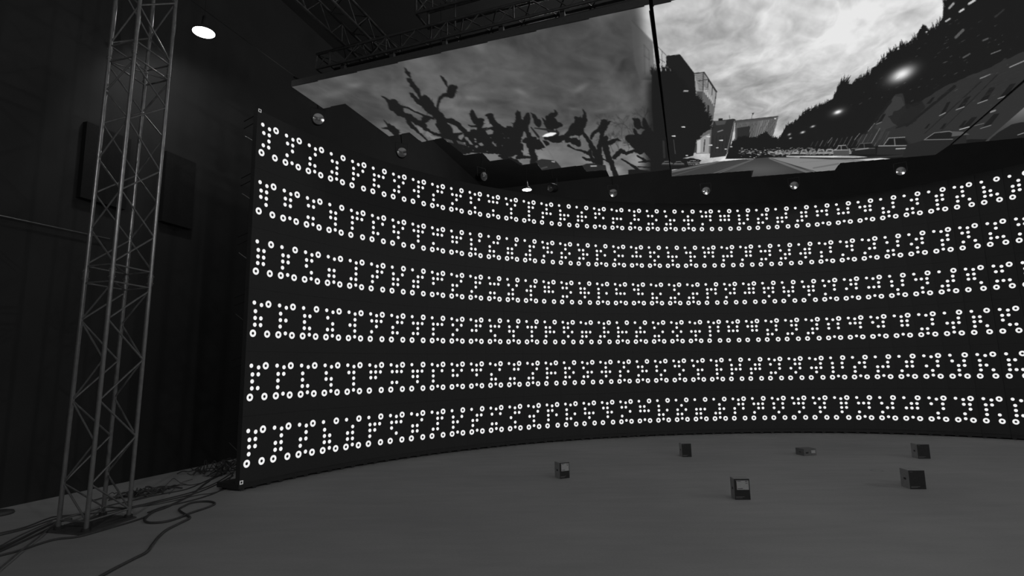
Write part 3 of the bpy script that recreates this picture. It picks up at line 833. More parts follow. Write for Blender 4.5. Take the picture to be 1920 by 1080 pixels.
for i in range(16):          # sunlit streaks, like window light, under the tree
    x = 806 + i * 3.2 + (8 if i > 6 else 0) + (8 if i > 10 else 0); y = 254 + i * .9
    stroke([(x, y, .9), (x + 3.5, y + 5.5, .7)], 170, .8)
B_ = lambda pts, v=DK: (limb if v == DK else stroke)(crop(900, 200, pts), v)
for s in [
    [(70, 110, 14), (130, 120, 80), (160, 190, 52), (220, 250, 92), (270, 300, 60), (330, 340, 34), (390, 375, 34)], [(0, 170, 60), (40, 165, 30)],
    [(0, 290, 30), (80, 270, 16), (180, 270, 20)], [(0, 340, 70), (60, 370, 80), (100, 420, 60)],
    [(475, 45, 8), (480, 90, 64), (492, 160, 60), (500, 240, 130), (470, 330, 130), (450, 430, 120), (440, 520, 110)], [(345, 255, 20), (385, 275, 62), (430, 310, 60)],
    [(610, 90, 40), (600, 150, 76), (560, 240, 100), (600, 330, 54), (640, 400, 60), (700, 400, 40)], [(560, 430, 50), (640, 440, 90)],
    [(640, 75, 8), (680, 110, 40), (710, 180, 62), (750, 225, 76), (750, 180, 40)],
    [(785, 140, 8), (820, 190, 34), (850, 240, 56)], [(940, 40, 8), (965, 70, 30), (950, 110, 60), (900, 110, 70), (900, 170, 90), (930, 230, 120), (1030, 235, 40)], [(850, 130, 40), (900, 280, 130), (960, 340, 90)],
    [(830, 390, 60), (980, 420, 80), (1060, 390, 64), (1140, 330, 66), (1175, 230, 60), (1170, 290, 60)], [(1140, 330, 80), (1250, 300, 110), (1270, 200, 120), (1210, 140, 40)], [(1300, 30, 8), (1330, 90, 34), (1325, 150, 60), (1300, 240, 76)], [(1100, 420, 60), (1240, 450, 80), (1250, 480, 60)],
    [(1290, 300, 34), (1370, 420, 50), (1430, 520, 60), (1470, 620, 64), (1500, 740, 76)],
    [(1405, 400, 40), (1440, 330, 40), (1500, 290, 40), (1545, 250, 60), (1570, 200, 90)],
    [(0, 530, 60), (100, 520, 60), (250, 560, 80), (330, 590, 110), (480, 570, 80), (430, 500, 110)], [(200, 440, 60), (240, 380, 60), (270, 450, 50), (380, 410, 30)],
    [(640, 470, 110), (720, 480, 120), (800, 470, 90), (860, 470, 40)], [(660, 560, 80), (680, 620, 80), (680, 720, 100)], [(470, 640, 50), (640, 640, 24)],
    [(240, 620, 30), (330, 650, 50), (440, 690, 60), (520, 730, 30)],
    [(1120, 490, 36), (1200, 540, 14), (1300, 560, 30), (1390, 600, 50), (1440, 690, 50)], [(1300, 640, 22), (1350, 665, 30), (1440, 680, 30)], [(1390, 580, 60), (1400, 540, 20)],
]: B_(s)
fill(crop(900, 200, [(700, 690), (780, 662), (950, 680), (990, 720), (1033, 775), (785, 805)]), 44)
fill(crop(900, 200, [(905, 685), (950, 690), (945, 708), (905, 700)]), 150); fill(crop(900, 200, [(770, 775), (850, 752), (858, 770), (780, 790)]), 90, .6)
fill(crop(900, 200, [(1290, 745), (1345, 722), (1440, 715), (1590, 740), (1600, 800), (1345, 828)]), 40)
fill(crop(900, 200, [(1398, 745), (1475, 740), (1475, 755), (1398, 760)]), 165)
B_([(770, 420, 20), (850, 530, 20), (945, 685, 14)], 112)
B_([(690, 270, 14), (850, 290, 26), (980, 330, 34)], 40); B_([(645, 260, 16), (740, 380, 30)], 34)
fill(crop(900, 200, [(785, 378), (830, 345), (890, 325), (960, 328), (968, 340), (920, 368), (850, 382)]), 242)
B_([(945, 290, 22), (950, 292, 22)], 100)
C_ = lambda pts, v=DK: limb(crop(1100, 200, pts), v)
for s in [
    [(190, 170, 20), (225, 230, 110), (200, 300, 60), (185, 400, 50), (165, 520, 60), (150, 640, 76), (170, 780, 90)], [(300, 185, 24), (250, 220, 60)],
    [(235, 400, 70), (230, 500, 80), (265, 620, 62), (310, 700, 66), (350, 820, 62), (372, 890, 62)],
    [(60, 370, 30), (110, 310, 30), (185, 270, 34)], [(280, 460, 66), (390, 415, 36), (430, 430, 10)], [(520, 400, 80), (600, 430, 120), (650, 480, 120)],
    [(590, 150, 20), (630, 190, 90), (650, 250, 60), (720, 270, 26), (800, 285, 40)], [(725, 150, 30), (735, 210, 60), (760, 270, 70)],
    [(600, 290, 30), (640, 370, 60), (700, 440, 130), (780, 380, 170), (790, 480, 180), (820, 600, 90), (850, 700, 80), (880, 790, 60)],
    [(690, 560, 100), (600, 555, 36), (500, 590, 36), (430, 560, 60), (350, 640, 56)], [(300, 700, 30), (200, 660, 14)],
    [(440, 660, 18), (540, 720, 24), (640, 790, 40)], [(660, 700, 20), (800, 690, 26)], [(640, 620, 20), (740, 680, 34)], [(650, 760, 14), (830, 770, 14)],
]: C_(s)
fill(rough(crop(1100, 200, [(525, 800), (650, 790), (860, 820), (870, 870), (525, 870)]), 2, .5, 8), DK)
fill(crop(1100, 200, [(0, 720), (100, 725), (220, 745), (215, 800), (0, 830)]), 40); fill(crop(1100, 200, [(48, 744), (128, 742), (128, 757), (48, 760)]), 165)
# ---- picture, across the gap: street with buildings
soft = np.clip(sstep(X, 1192, 1226), 0, 1)
fill([(1238, 86), (1248.5, 102), (1248.5, 150), (1238, 150)], 178); fill([(1227, 86), (1236, 95), (1239, 150), (1228, 150)], 150)
fill([(1183, 38), (1224.5, 80), (1228, 150), (1200, 150), (1190, 120)], 82, .75)
for s in [[(1184, 38, 1), (1249, 103.5, 1)], [(1241, 96, .8), (1242, 150, .8)], [(1233, 108, .8), (1248, 118, .8)], [(1207, 84, .8), (1216, 94, .8)], [(1208, 84, .8), (1209, 140, .8)], [(1217, 94, .8), (1218, 140, .8)], [(1209, 105, .8), (1218, 112, .8)], [(1228, 105, .8), (1236, 112, .8)], [(1229, 122, .8), (1247, 134, .8)]]:
    stroke(s, 60, .8)
fill([(1248.5, 121), (1270, 134), (1268, 150), (1248.5, 150)], 110)
fill([(1249, 104.5), (1275, 101.7), (1302, 137), (1309.5, 148), (1312, 215), (1262, 215), (1262, 134), (1249, 122)], 30)
# lattice-topped tower
fill([(1302, 137), (1320, 135), (1343.5, 172), (1341, 200), (1306, 195)], 150)
for i in range(11): stroke([(1303 + i * .8, 138.5 + i * 3, 1.2), (1321 + i * .7, 137 + i * 3, 1.2)], 78)
for s in [[(1320, 135, 2), (1344, 172, 2)], [(1302, 137.5, 1.4), (1320, 135, 1.4)], [(1319, 136, 1.6), (1318, 170, 1.6)], [(1328, 148, 1.4), (1327, 164, 1.4)], [(1343, 172, 1.6), (1340, 196, 1.6)], [(1310, 151, 1.4), (1327, 149, 1.4), (1343, 173, 1.4)], [(1336, 161, 1.2), (1335, 178, 1.2)]]: stroke(s, 48)
fill([(1306, 171), (1319, 171), (1341, 197), (1336, 232), (1332, 288), (1305, 288)], 98)
fill([(1306, 171), (1317, 171), (1316, 230), (1306, 230)], 76)
for i in range(7): stroke([(1321 + i * 3, 164 + i * 4.6, 1.3), (1320.5 + i * 3, 173 + i * 4.2, 1.3)], 190)
fill([(1326.5, 196), (1330, 198), (1329, 212), (1326, 212)], 40); stroke([(1321, 262, 2), (1319.5, 284, 2)], 40)
fill([(1307, 264), (1314, 261), (1313, 287), (1306.5, 287)], 185); fill([(1314, 258), (1331, 250), (1329, 288), (1313, 287)], 150); stroke([(1321.5, 262, 2), (1319.5, 284, 2)], 50)
fill([(1296, 272), (1307, 268), (1306, 286), (1292, 288)], 62)
# dark brick building and striped slab
fill([(1336, 226), (1348, 232), (1346, 246), (1334, 241)], 112); fill([(1338, 230), (1345, 234), (1344, 241), (1337, 238)], 70)
fill([(1338, 227), (1376, 222.5), (1379, 224), (1366, 292), (1331, 296), (1334, 242)], 46)
fill([(1340, 226.5), (1362, 226), (1359, 233), (1343, 235)], 74); stroke([(1346, 247, 2), (1355, 244, 2)], 120); fill([(1347, 222), (1355, 221.5), (1355, 226), (1347, 226.5)], 30)
for i in range(5): stroke([(1337 + i * 6.5, 255, 1), (1336 + i * 6.0, 285, 1)], 34)
stroke([(1377, 227, 1.8), (1363, 285, 1.6)], 105); stroke([(1368, 216, .8), (1368, 224, .8)], 60)
stroke([(1363, 292, 5), (1367, 284, 3)], 175)
fill([(1378.5, 227), (1459.5, 218.5), (1455, 235), (1446, 262), (1420, 262), (1378, 262)], 74)
fill([(1382, 229), (1457, 221.5), (1455, 227), (1382, 235)], 80)
for i in range(27):
    x = 1383.5 + i * 2.75; y1 = 240 if i < 8 else 258 + (i - 8) * .2
    stroke([(x, 231.5 - i * .33, 1.15), (x - (y1 - 231) * .30, y1, 1.1)], 120 + (25 if 13 < i < 22 else 0))
    stroke([(x + 1.3, 231.5 - i * .33, 1.0), (x + 1.3 - (y1 - 231) * .30, y1, 1.0)], 52)
stroke([(1379, 226.5, 1.4), (1459, 218, 1.4)], 58); fill([(1455, 219.5), (1459.5, 218.5), (1448, 260), (1444, 262)], 100)
stroke([(1409, 223, .8), (1411.5, 213, .8)], 50); fill([(1410, 212), (1414, 211), (1412, 216)], 46); fill([(1452, 221), (1455, 221), (1455, 223.5), (1452, 223.5)], 205)
fill([(1382, 240), (1406, 236), (1405, 262), (1382, 262)], 44)
# trees in the middle distance
mid = [(1372, 268), (1385, 258), (1396, 256), (1408, 258), (1420, 258), (1427, 252), (1434, 248), (1441, 251), (1447, 258), (1455, 257), (1460, 264), (1468, 262)]
fill(mid + [(1475, 296), (1360, 298), (1365, 285)], DK); tufts(mid, 60, 4, 1.2, (-150, -30), DK, 4)
# big dark tree in front of the tower
edge = [(1206, 135), (1212, 128), (1222, 136), (1240, 134), (1255, 132), (1268, 138), (1276, 150), (1290, 172), (1300, 176), (1312, 190), (1322, 210), (1330, 225), (1332, 238), (1318, 250), (1306, 262)]
edge[0] = (1222, 140); edge[1] = (1224, 132)
fill(edge + [(1300, 292), (1255, 303), (1230, 302), (1226, 260), (1222, 200)], DK)
m_ = sstep(X, 1196, 1222) * sstep(Y, 126, 160) * (X < 1232) * .9
img[:] = img * (1 - m_) + DK * m_; flat = img.reshape(-1)
tufts(edge[:6], 60, 13, 1.6, (-115, -70), DK, 9); tufts(edge[6:], 150, 9, 1.4, (-80, 0), DK, 10)
for (x, y) in [(1281, 238), (1263, 255), (1328, 256), (1332, 272), (1352, 263)]: stroke([(x - 3, y, 1.5), (x + 2.5, y, 2.6)], 205)
fill([(1282, 169), (1291, 169), (1290, 172), (1281, 172)], 150); stroke([(1263, 262, 1.4), (1266, 288, 1.4)], 66); stroke([(1244, 265, 4), (1246, 300, 4)], 44)
for (x, y) in [(1319, 297), (1327, 297), (1345, 277), (1361, 279.5), (1371, 275), (1288, 291.5)]: stroke([(x - 1.4, y, 2), (x + 1.2, y, 2)], 190)
# tree bank climbing to the right
bank = [(1459, 266), (1466, 254), (1474, 240), (1488, 231), (1497, 226), (1505, 214), (1520, 207), (1532, 203), (1548, 196), (1562, 188), (1570, 170), (1579, 155), (1600, 158), (1630, 140), (1634, 140), (1652, 118), (1675, 98), (1700, 85), (1718, 76), (1736, 68), (1760, 50), (1770, 34), (1772, 5), (1800, -60), (1900, -260)]
fill(bank + [(2600, -400), (2600, 330), (1700, 300), (1600, 292), (1480, 292), (1462, 290)], DK)
tufts(bank[:11], 220, 9, 1.2, (-95, -40), DK, 21); tufts(bank[9:16], 90, 16, 1.6, (-88, -45), DK, 22); tufts(bank[15:-2], 120, 15, 2.0, (-110, -45), DK, 23)
for (x, y, s) in [(1778, 28, 9), (1728, 62, 10), (1733, 52, 7), (1781, 10, 9), (1640, 130, 7), (1605, 160, 8)]:
    fill(rough([(x - s, y + s), (x - s * .7, y - s * .6), (x, y - s), (x + s * .8, y - s * .3), (x + s, y + s)], 2.5, 1.6, int(x)), DK)
# brick terrace seen between the trees
terr = [(1606, 262), (1640, 232), (1678, 176), (1692, 176), (1700, 205), (1720, 196), (1762, 168), (1790, 154), (1850, 128), (1960, 80), (2300, -60), (2300, 280), (1850, 262), (1760, 262), (1700, 272), (1612, 274)]
fill(rough(terr, 9, 1.8, 61), 47)
fill([(1640, 240), (1655, 218), (1676, 180), (1690, 182), (1700, 208), (1690, 216), (1680, 235), (1652, 246)], 56)
for s in [[(1622, 250, 4), (1670, 190, 5)], [(1700, 236, 4), (1790, 162, 6)], [(1680, 240, 2), (1716, 226, 3)]]: stroke(s, 31)
fill(rough([(1665, 218), (1700, 196), (1730, 190), (1736, 200), (1712, 232), (1684, 240)], 4, 2.0, 71), 33, .8)
stroke([(1734, 250, 1.4), (1840, 152, 2.4)], 34); stroke([(1764, 246, 1.2), (1870, 140, 2.2)], 35)
for (x, y, w_, h_, bright) in [(1767, 205, 16, 24, 150), (1800, 194, 22, 24, 150), (1842, 180, 26, 28, 150), (1800, 234, 14, 14, 0), (1764, 238, 12, 12, 0), (1735, 238, 10, 10, 0), (1808, 232, 26, 22, 190), (1848, 228, 28, 26, 120), (1648, 224, 14, 18, 110), (1880, 172, 26, 26, 150), (1740, 190, 14, 14, 0)]:
    fill([(x - w_ * .2, y + h_ * .35), (x + w_ * .55, y - h_ * .55), (x + w_ * .95, y - h_ * .6), (x + w_ * .3, y + h_ * .3)], 29)
    if bright: stroke([(x - w_ * .35, y + h_ * .5, 1.4), (x + w_ * .35, y + h_ * .26, 1.8)], bright, .85)
for i in range(16):          # doors, drainpipes and light strips along the ground floor
    x = 1520 + i * 8.5; h_ = 8 + i * 1.3
    stroke([(x, 274, 1.2), (x + h_ * .55, 274 - h_, 1.2)], 62 + (i % 3) * 22, .7)
for (x0, y0, x1, y1) in [(1628, 246, 1640, 231), (1634, 268, 1650, 240), (1602, 262, 1612, 250), (1552, 268, 1560, 258)]: stroke([(x0, y0, 1.3), (x1, y1, 1.1)], 120, .8)
for (x, y) in [(1655, 268), (1648, 262), (1642, 268)]: fill([(x, y), (x + 3, y), (x + 14, y - 22), (x + 10, y - 22)], 58)
rs = random.Random(31)
for _ in range(150):         # dim light catching leaves, slanted with the stretched picture
    x = rs.uniform(1560, 1915); y = rs.uniform(20, 200)
    if y < 190 - (x - 1560) * .75 + 20 or x < 1600 and y < 170: continue
    l_ = rs.uniform(1.5, 6); stroke([(x, y, .9), (x + l_, y - l_ * .55, .8)], rs.uniform(40, 95), .7)
for (x0, y0, x1, y1, w_, v) in [(1817, 7, 1828, 0, 4, 225), (1799, 22, 1807, 17, 3.4, 225), (1773, 40, 1781, 35, 3, 190), (1792, 70, 1806, 56, 5, 95), (1780, 15, 1788, 6, 4, 170), (1843, 76, 1852, 72, 3, 90), (1806, 108, 1818, 101, 3, 85), (1838, 147, 1860, 138, 2, 140), (1893, 126, 1925, 112, 2, 150), (1858, 101, 1876, 94, 1.6, 120), (1866, 32, 1882, 18, 3, 50), (1860, 137, 1885, 112, 7, 48)]: stroke([(x0, y0, w_), (x1, y1, w_)], v, .85)
for _ in range(40):
    x = rs.uniform(1790, 1915); y = 190 - (x - 1790) * .35 + rs.uniform(-40, 10); l_ = rs.uniform(10, 34)
    stroke([(x, y, 1), (x + l_, y - l_ * .42, 1)], rs.uniform(38, 56), .6)
# road, kerbs and pavement
fill([(1259, 340), (1259, 320), (1300, 309), (1345, 303), (1400, 298), (1440, 295), (1470, 294), (1600, 300), (1640, 302), (1640, 340)], 60)
img = img + (22 * g2(1425, 318, 60, 14) * (Y > 296)).astype(np.float32); flat = img.reshape(-1)
fill([(1440, 295.5), (1500, 296), (1560, 299), (1612, 301), (1640, 303), (1560, 325), (1532, 325), (1485, 308)], 128)
fill([(1440, 297), (1450, 297), (1495, 314), (1530, 325), (1515, 325.5), (1470, 309)], 104); stroke([(1446, 297, .8), (1533, 323, 1.2)], 60)
stroke([(1500, 304.5, 1), (1560, 300, .8)], 112, .8); stroke([(1525, 315, 2.5), (1572, 307, 3)], 100, .8)
fill([(1259, 324), (1259, 319.5), (1300, 312), (1345, 302), (1352, 303.5), (1300, 315)], 96); stroke([(1259, 330, 1.4), (1342, 306, .8)], 86, .8)
stroke([(1338, 325, 1.4), (1408, 300, .8)], 100); stroke([(1347, 325, 1.4), (1413, 299, .8)], 100); stroke([(1401, 298.5, 1.6), (1412, 298, 1.6)], 120)
stroke([(1500, 295.5, 2), (1600, 297.5, 3), (1760, 288, 4)], 46)
fill(rough([(1220, 294), (1262, 299), (1300, 296), (1316, 300), (1300, 311), (1259, 319), (1259, 336), (1220, 326)], 5, .8, 5), DK)
for (x, y, w_) in [(1240, 309, 22), (1262, 309.5, 21), (1288, 307.5, 24)]:
    fill([(x, y), (x + 2, y - 3.5), (x + 6, y - 6.5), (x + w_ * .7, y - 7), (x + w_ * .9, y - 3.5), (x + w_, y - 3), (x + w_, y)], 62)
    fill([(x + 6, y - 3.4), (x + 7.5, y - 5.6), (x + w_ * .65, y - 6), (x + w_ * .75, y - 3.4)], 30)
    stroke([(x + 2, y - 2.6, .9), (x + w_ - 1, y - 3, .9)], 120, .9); stroke([(x + 6, y - 6.4, .8), (x + w_ * .68, y - 6.8, .8)], 130, .9)
for _ in range(26):
    x = rs.uniform(1288, 1314); y = rs.uniform(301, 309); stroke([(x - .7, y, .8), (x + .7, y, .8)], rs.uniform(90, 190), .8)
# parked cars and far traffic
for _ in range(120):
    x = rs.uniform(1385, 1470); y = 286 + rs.gauss(0, 3.5) - (x - 1385) * .02
    s = rs.uniform(.6, 1.4); stroke([(x - s, y, s), (x + s, y, s)], rs.uniform(70, 210), .8)
for i in range(9):
    x = 1452 + i * 15.5; w_ = 8 + i * .8; y = 290 - i * .1
    fill([(x, y), (x + 2, y - 4), (x + 5, y - 8.5 - i * .2), (x + w_ + 3, y - 9 - i * .2), (x + w_ + 6, y - 4), (x + w_ + 5, y)], rs.choice([150, 120, 70, 175]), .9)
    fill([(x + 5, y - 5), (x + 7, y - 8), (x + w_ + 1, y - 8), (x + w_ + 2, y - 5)], 40, .85); fill([(x + 1, y + 1.5), (x + w_ + 5, y + 1.5), (x + w_ + 5, y - 1), (x + 1, y - 1)], 30)
for _ in range(260):
    x = rs.uniform(1440, 1612); y = rs.uniform(277 + (x < 1480) * 6, 291); s = rs.uniform(.6, 2.2); stroke([(x - s, y + s * .3, 1), (x + s, y - s * .3, 1)], rs.uniform(60, 190), .6)
def car(x, y, w_, h_, body, line):
    fill([(x, y), (x + w_ * .02, y - h_ * .4), (x + w_ * .2, y - h_ * .55), (x + w_ * .34, y - h_ * .95), (x + w_ * .8, y - h_), (x + w_, y - h_ * .6), (x + w_, y)], body)
    fill([(x + w_ * .24, y - h_ * .56), (x + w_ * .37, y - h_ * .88), (x + w_ * .78, y - h_ * .92), (x + w_ * .9, y - h_ * .6)], 28)
    stroke([(x + w_ * .2, y - h_ * .56, 1), (x + w_ * .34, y - h_ * .95, 1.2), (x + w_ * .8, y - h_, 1.2)], line, .9)
    stroke([(x + w_ * .05, y - h_ * .5, 1.8), (x + w_ * .95, y - h_ * .52, 1.4)], line, .9); stroke([(x + w_ * .5, y - h_ * .9, 1.6), (x + w_ * .52, y - h_ * .5, 1.6)], line, .8)
car(1562, 291, 30, 19, 76, 150); car(1598, 289, 44, 21, 34, 90); car(1644, 290, 66, 33, 42, 150)
stroke([(1680, 279, 2), (1702, 278, 2)], 160); stroke([(1604, 281, 2), (1628, 278, 2)], 130)
fill([(1700, 272), (1735, 262), (1752, 248), (1790, 245), (1812, 250), (1812, 300), (1690, 300)], 38)
fill([(1736, 261), (1752, 249), (1782, 247), (1788, 258), (1770, 262)], 30); stroke([(1733, 262, 1.2), (1752, 249, 1.4), (1780, 246, 1.6), (1792, 250, 1.6)], 115); stroke([(1733, 262, 1.6), (1786, 261, 1.6)], 105)
fill([(1786, 246), (1806, 247), (1818, 252), (1800, 254), (1784, 256)], 84)
# right block: a pale blurred field with a dark hump
rgt = np.clip(sstep(X - (Y - 271) * -1.15, 1786, 1830), 0, 1) * ((X > 1782) & (Y > 150))
ramp = 50 + 22 * sstep(Y, 200, 262) * 0 + 60 * g2(1925, 195, 60, 26, -25)
img = np.where((rgt > 0) & (X + (Y - 271) * 1.15 > 1790 + 50), img * (1 - rgt) + (62 + 55 * g2(1925, 195, 50, 24, -25)) * rgt, img).astype(np.float32); flat = img.reshape(-1)
fill([(1855, 262), (1872, 248), (1897, 233), (1915, 229), (2100, 228), (2100, 268), (1855, 268)], 33)
stroke([(1908, 253, 1.4), (1920, 249, 1.6)], 150, .8); stroke([(1845, 231, 1.4), (1826, 236, 1.0)], 110, .8); stroke([(1857, 210, 3), (1866, 207, 3)], 150, .8)
# street lamps in the picture
for (x, y, rx, ry, an, v) in [(1691, 139, 24, 11, -27, 212), (1571, 210, 7, 3, -20, 190), (1571, 210, 14, 7, -20, 60), (1411, 198, 0.1, .1, 0, 0), (1505, 248, 4, 1.8, -20, 190), (1524, 237, 4, 1.6, -20, 170), (1480, 252, 3, 1.6, -30, 150), (1482, 259, 2.4, 1.2, -20, 150)]:
    img = img + (g2(x, y, rx, ry, an) * v).astype(np.float32)
img = np.clip(img, 18, 245)
# the left block as a whole is a touch out of focus
a = img.copy()
for _ in range(2):
    a[:, 1:-1] = (a[:, :-2] + 2 * a[:, 1:-1] + a[:, 2:]) / 4; a[1:-1] = (a[:-2] + 2 * a[1:-1] + a[2:]) / 4
img = np.where(X < 1230, a, img)
PIC = img.reshape(NV, SS, NU, SS).mean((1, 3))
PIC = np.where(PIC / 255 <= 0.04045, PIC / 255 / 12.92, ((PIC / 255 + .055) / 1.055) ** 2.4)

M_DISP = bpy.data.materials.new('led_display_picture')
M_DISP.use_nodes = True
nt = M_DISP.node_tree; bs = nt.nodes['Principled BSDF']
bs.inputs['Base Color'].default_value = (.01, .01, .01, 1); bs.inputs['Roughness'].default_value = .7; bs.inputs['Specular IOR Level'].default_value = .1
an = nt.nodes.new('ShaderNodeAttribute'); an.attribute_name = 'picture'
nt.links.new(an.outputs['Color'], bs.inputs['Emission Color']); bs.inputs['Emission Strength'].default_value = 1.0
M_DISP.cycles.emission_sampling = 'NONE'
M_FRAME = mat('screen_frame_grey', 0.06, 0.6, noise=(20, .055, .065))

cu = U_0 + np.arange(NU) * DU; cv = V_0 + np.arange(NV) * DV
CGU, CGV = np.meshgrid(cu, cv)
PX_ = CGU * CU[0] + CGV * CV[0]; PY_ = CGU * CU[1] + CGV * CV[1]
def inside(poly, x, y):
    ins = np.zeros(x.shape, bool); j = len(poly) - 1
    for i in range(len(poly)):
        xi, yi = poly[i]; xj, yj = poly[j]
        if yi != yj: ins ^= ((yi > y) != (yj > y)) & (x < (xj - xi) * (y - yi) / (yj - yi) + xi)
        j = i
    return ins
def screen_block(poly, label):
    poly = [np.array(p, float) for p in poly]
    c = sum(poly) / len(poly)
    root = thing('overhead_screen', label, 'video screen', (c[0], c[1], ZC), 'overhead video screen blocks')
    n = len(poly)
    mb = MB()
    mb.add([(p[0], p[1], ZC + .002) for p in poly] + [(p[0], p[1], ZC + .11) for p in poly],
           [tuple(range(n)), tuple(range(n, 2 * n))[::-1]] + [(i, n + i, n + (i + 1) % n, (i + 1) % n) for i in range(n)])
    mb.build('cabinet', M_FRAME, root)
    ins = inside(poly, PX_, PY_)
    quad = ins[:-1, :-1] & ins[1:, :-1] & ins[:-1, 1:] & ins[1:, 1:]
    jj, ii = np.nonzero(quad)
    idx = np.stack([jj * NU + ii, (jj + 1) * NU + ii, (jj + 1) * NU + ii + 1, jj * NU + ii + 1], 1)
    used, inv = np.unique(idx, return_inverse=True); inv = inv.reshape(-1)
    co = np.stack([PX_.ravel()[used] - c[0], PY_.ravel()[used] - c[1], np.full(len(used), -.001)], 1).astype(np.float32)
    me = bpy.data.meshes.new('display_face')
    me.vertices.add(len(used)); me.vertices.foreach_set('co', co.ravel())
    nq = len(idx)
    me.loops.add(nq * 4); me.loops.foreach_set('vertex_index', inv.astype(np.int32))
    me.polygons.add(nq); me.polygons.foreach_set('loop_start', (np.arange(nq) * 4).astype(np.int32)); 
    me.update(calc_edges=True)
    at_ = me.attributes.new('picture', 'FLOAT_COLOR', 'POINT')
    g = PIC.ravel()[used].astype(np.float32)
    at_.data.foreach_set('color', np.stack([g, g, g, np.ones_like(g)], 1).ravel())
    me.materials.append(M_DISP)
    o = bpy.data.objects.new('display_face', me); o.parent = root; col.objects.link(o)
    o['label'] = 'lit picture of a street at dusk'
    return root
screen_block(BLOCK1, 'left block of the overhead screen, showing pollarded trees against a dim sky')
screen_block(BLOCK2, 'middle block of the overhead screen, showing a bright cloudy sky above a street')
mb = MB()  # strips added over the gaps so nothing lit above shows through
for (a, b_) in ((plan(1220.7, 9), plan(1257.8, 325)), (c2, plan(1783, 271.5))):
    d_ = (b_ - a) / np.hypot(*(b_ - a)); n_ = np.array([-d_[1], d_[0]]) * .12; a = a - d_ * .02
    q = [a + n_, a - n_, b_ - n_, b_ + n_]
    mb.add([(*s, ZC + .111) for s in q] + [(*s, ZC + .118) for s in q], [(3, 2, 1, 0), (4, 5, 6, 7), (0, 1, 5, 4), (1, 2, 6, 5), (2, 3, 7, 6), (3, 0, 4, 7)])
    tag(mb.build('gap_blackout', M_PANEL, origin=(a[0], a[1], ZC + .115)), 'added black strip darkening the gap between the left and middle overhead screen blocks' if b_[0] < 6 else 'added black strip darkening the slanting gap between the middle and right overhead screen blocks', 'blackout strip'); mb = MB()
screen_block(BLOCK3, 'right block of the overhead screen, beyond a slanting gap, blurred grey picture')

# ------------------------------------------------------------------ trusses above the overhead screen
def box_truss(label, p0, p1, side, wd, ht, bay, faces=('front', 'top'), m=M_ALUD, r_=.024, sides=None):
    p0 = np.array(p0, float); p1 = np.array(p1, float)
    L_ = np.linalg.norm(p1 - p0); d = (p1 - p0) / L_; s = np.array([side[0], side[1], 0.0]); s /= np.linalg.norm(s)
    zv = np.array([0, 0, 1.0])
    root = thing('ceiling_truss', label, 'truss', p0, 'trusses carrying the overhead screen')
    cr_ = {'fb': p0, 'ft': p0 + zv * ht, 'bb': p0 + s * wd, 'bt': p0 + s * wd + zv * ht}
    for q in cr_.values():
        mb = MB(); mb.tube([q, q + d * L_], r_, 8); mb.build('chord', m, root)
    for q0, q1 in ((('fb', 'ft')), ('fb', 'bb'), ('ft', 'bt'), ('bb', 'bt')):
        for t in (0.0, L_):
            mb = MB(); mb.tube([cr_[q0] + d * t, cr_[q1] + d * t], r_ * .8, 6); mb.build('end_post', m, root)
    pairs = {'front': ('fb', 'ft'), 'top': ('ft', 'bt'), 'rear': ('bb', 'bt'), 'bottom': ('fb', 'bb')}
    n = int(L_ / bay)
    for fc in faces:
        a, b = pairs[fc]
        mb = MB()
        for k in range(n):
            t0, t1 = k * bay, (k + .5) * bay
            mb.tube([cr_[a] + d * t0, cr_[b] + d * t1], r_ * .42, 6); mb.tube([cr_[b] + d * t1, cr_[a] + d * (t0 + bay)], r_ * .42, 6)
            if fc == 'front' and k % 2 == 0: mb.tube([cr_[a] + d * t1, cr_[b] + d * t1], r_ * .55, 6)
        mb.build('lacing', m, root)
    return root
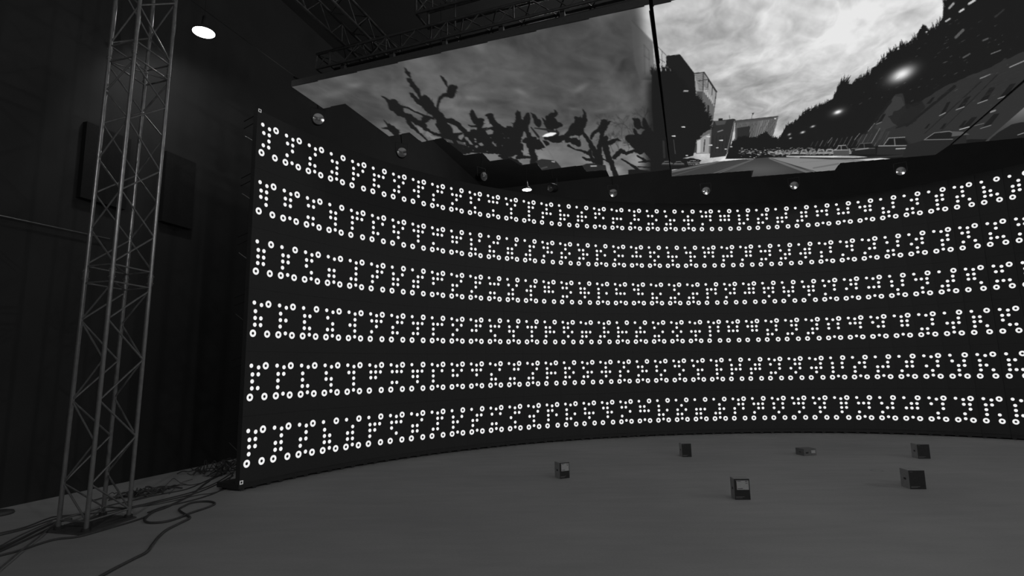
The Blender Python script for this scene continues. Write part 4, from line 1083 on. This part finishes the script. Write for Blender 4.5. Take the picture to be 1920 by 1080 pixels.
q0 = at(593, 129, 6.86); q1 = at(1000, 29, 6.86); dd = (q1 - q0) / np.linalg.norm(q1 - q0)
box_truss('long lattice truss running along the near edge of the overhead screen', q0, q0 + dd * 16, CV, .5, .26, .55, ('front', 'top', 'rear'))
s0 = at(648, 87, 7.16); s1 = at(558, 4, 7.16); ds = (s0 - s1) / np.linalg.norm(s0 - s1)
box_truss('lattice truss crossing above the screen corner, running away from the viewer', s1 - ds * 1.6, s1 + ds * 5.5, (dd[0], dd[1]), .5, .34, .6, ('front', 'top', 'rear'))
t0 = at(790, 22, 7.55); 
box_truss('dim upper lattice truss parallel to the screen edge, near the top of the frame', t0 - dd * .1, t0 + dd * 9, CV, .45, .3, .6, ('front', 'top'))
hang = thing('hanger_rail', 'row of short dark hangers between the near truss and the overhead screen', 'hanger', (q0[0], q0[1], 6.72))
for k in range(16):
    p = q0 + dd * (0.5 + k * .95) + np.array([CV[0], CV[1], 0]) * .08
    mb = MB(); mb.box((p[0], p[1], 6.79), (.07, .07, .13), R(-18)); mb.build('hanger', M_CASE, hang)
mb = MB(); a = q0 + np.array([CV[0], CV[1], 0]) * .08; b_ = a + dd * 16; mb.tube([(a[0], a[1], 6.765), (b_[0], b_[1], 6.765)], .022, 8); mb.build('rail', M_CASE, hang)
for k, nm in ((2, 0), (7, 0), (12, 0)):
    p = q0 + dd * (k * 1.1 + .3) + np.array([CV[0], CV[1], 0]) * .25
    mb = MB(); mb.tube([(p[0], p[1], 7.12), (p[0], p[1], 11.0)], .012, 6)
    tag(mb.build('hanging_chain', M_CASE, origin=(p[0], p[1], 7.12)), ['dark hoist chain above the left part of the near truss', 'dark hoist chain above the middle of the near truss', 'dark hoist chain above the right part of the near truss'][[2, 7, 12].index(k)], 'chain', 'hoist chains')
mb = MB(); a = at(553, 143, 6.72); b_ = on_left(352, -4, 0.02); mb.tube([a, b_], .005, 6)
tag(mb.build('stay_wire', M_ALUD, origin=a), 'thin stay wire rising leftwards from the corner of the overhead screen', 'wire')
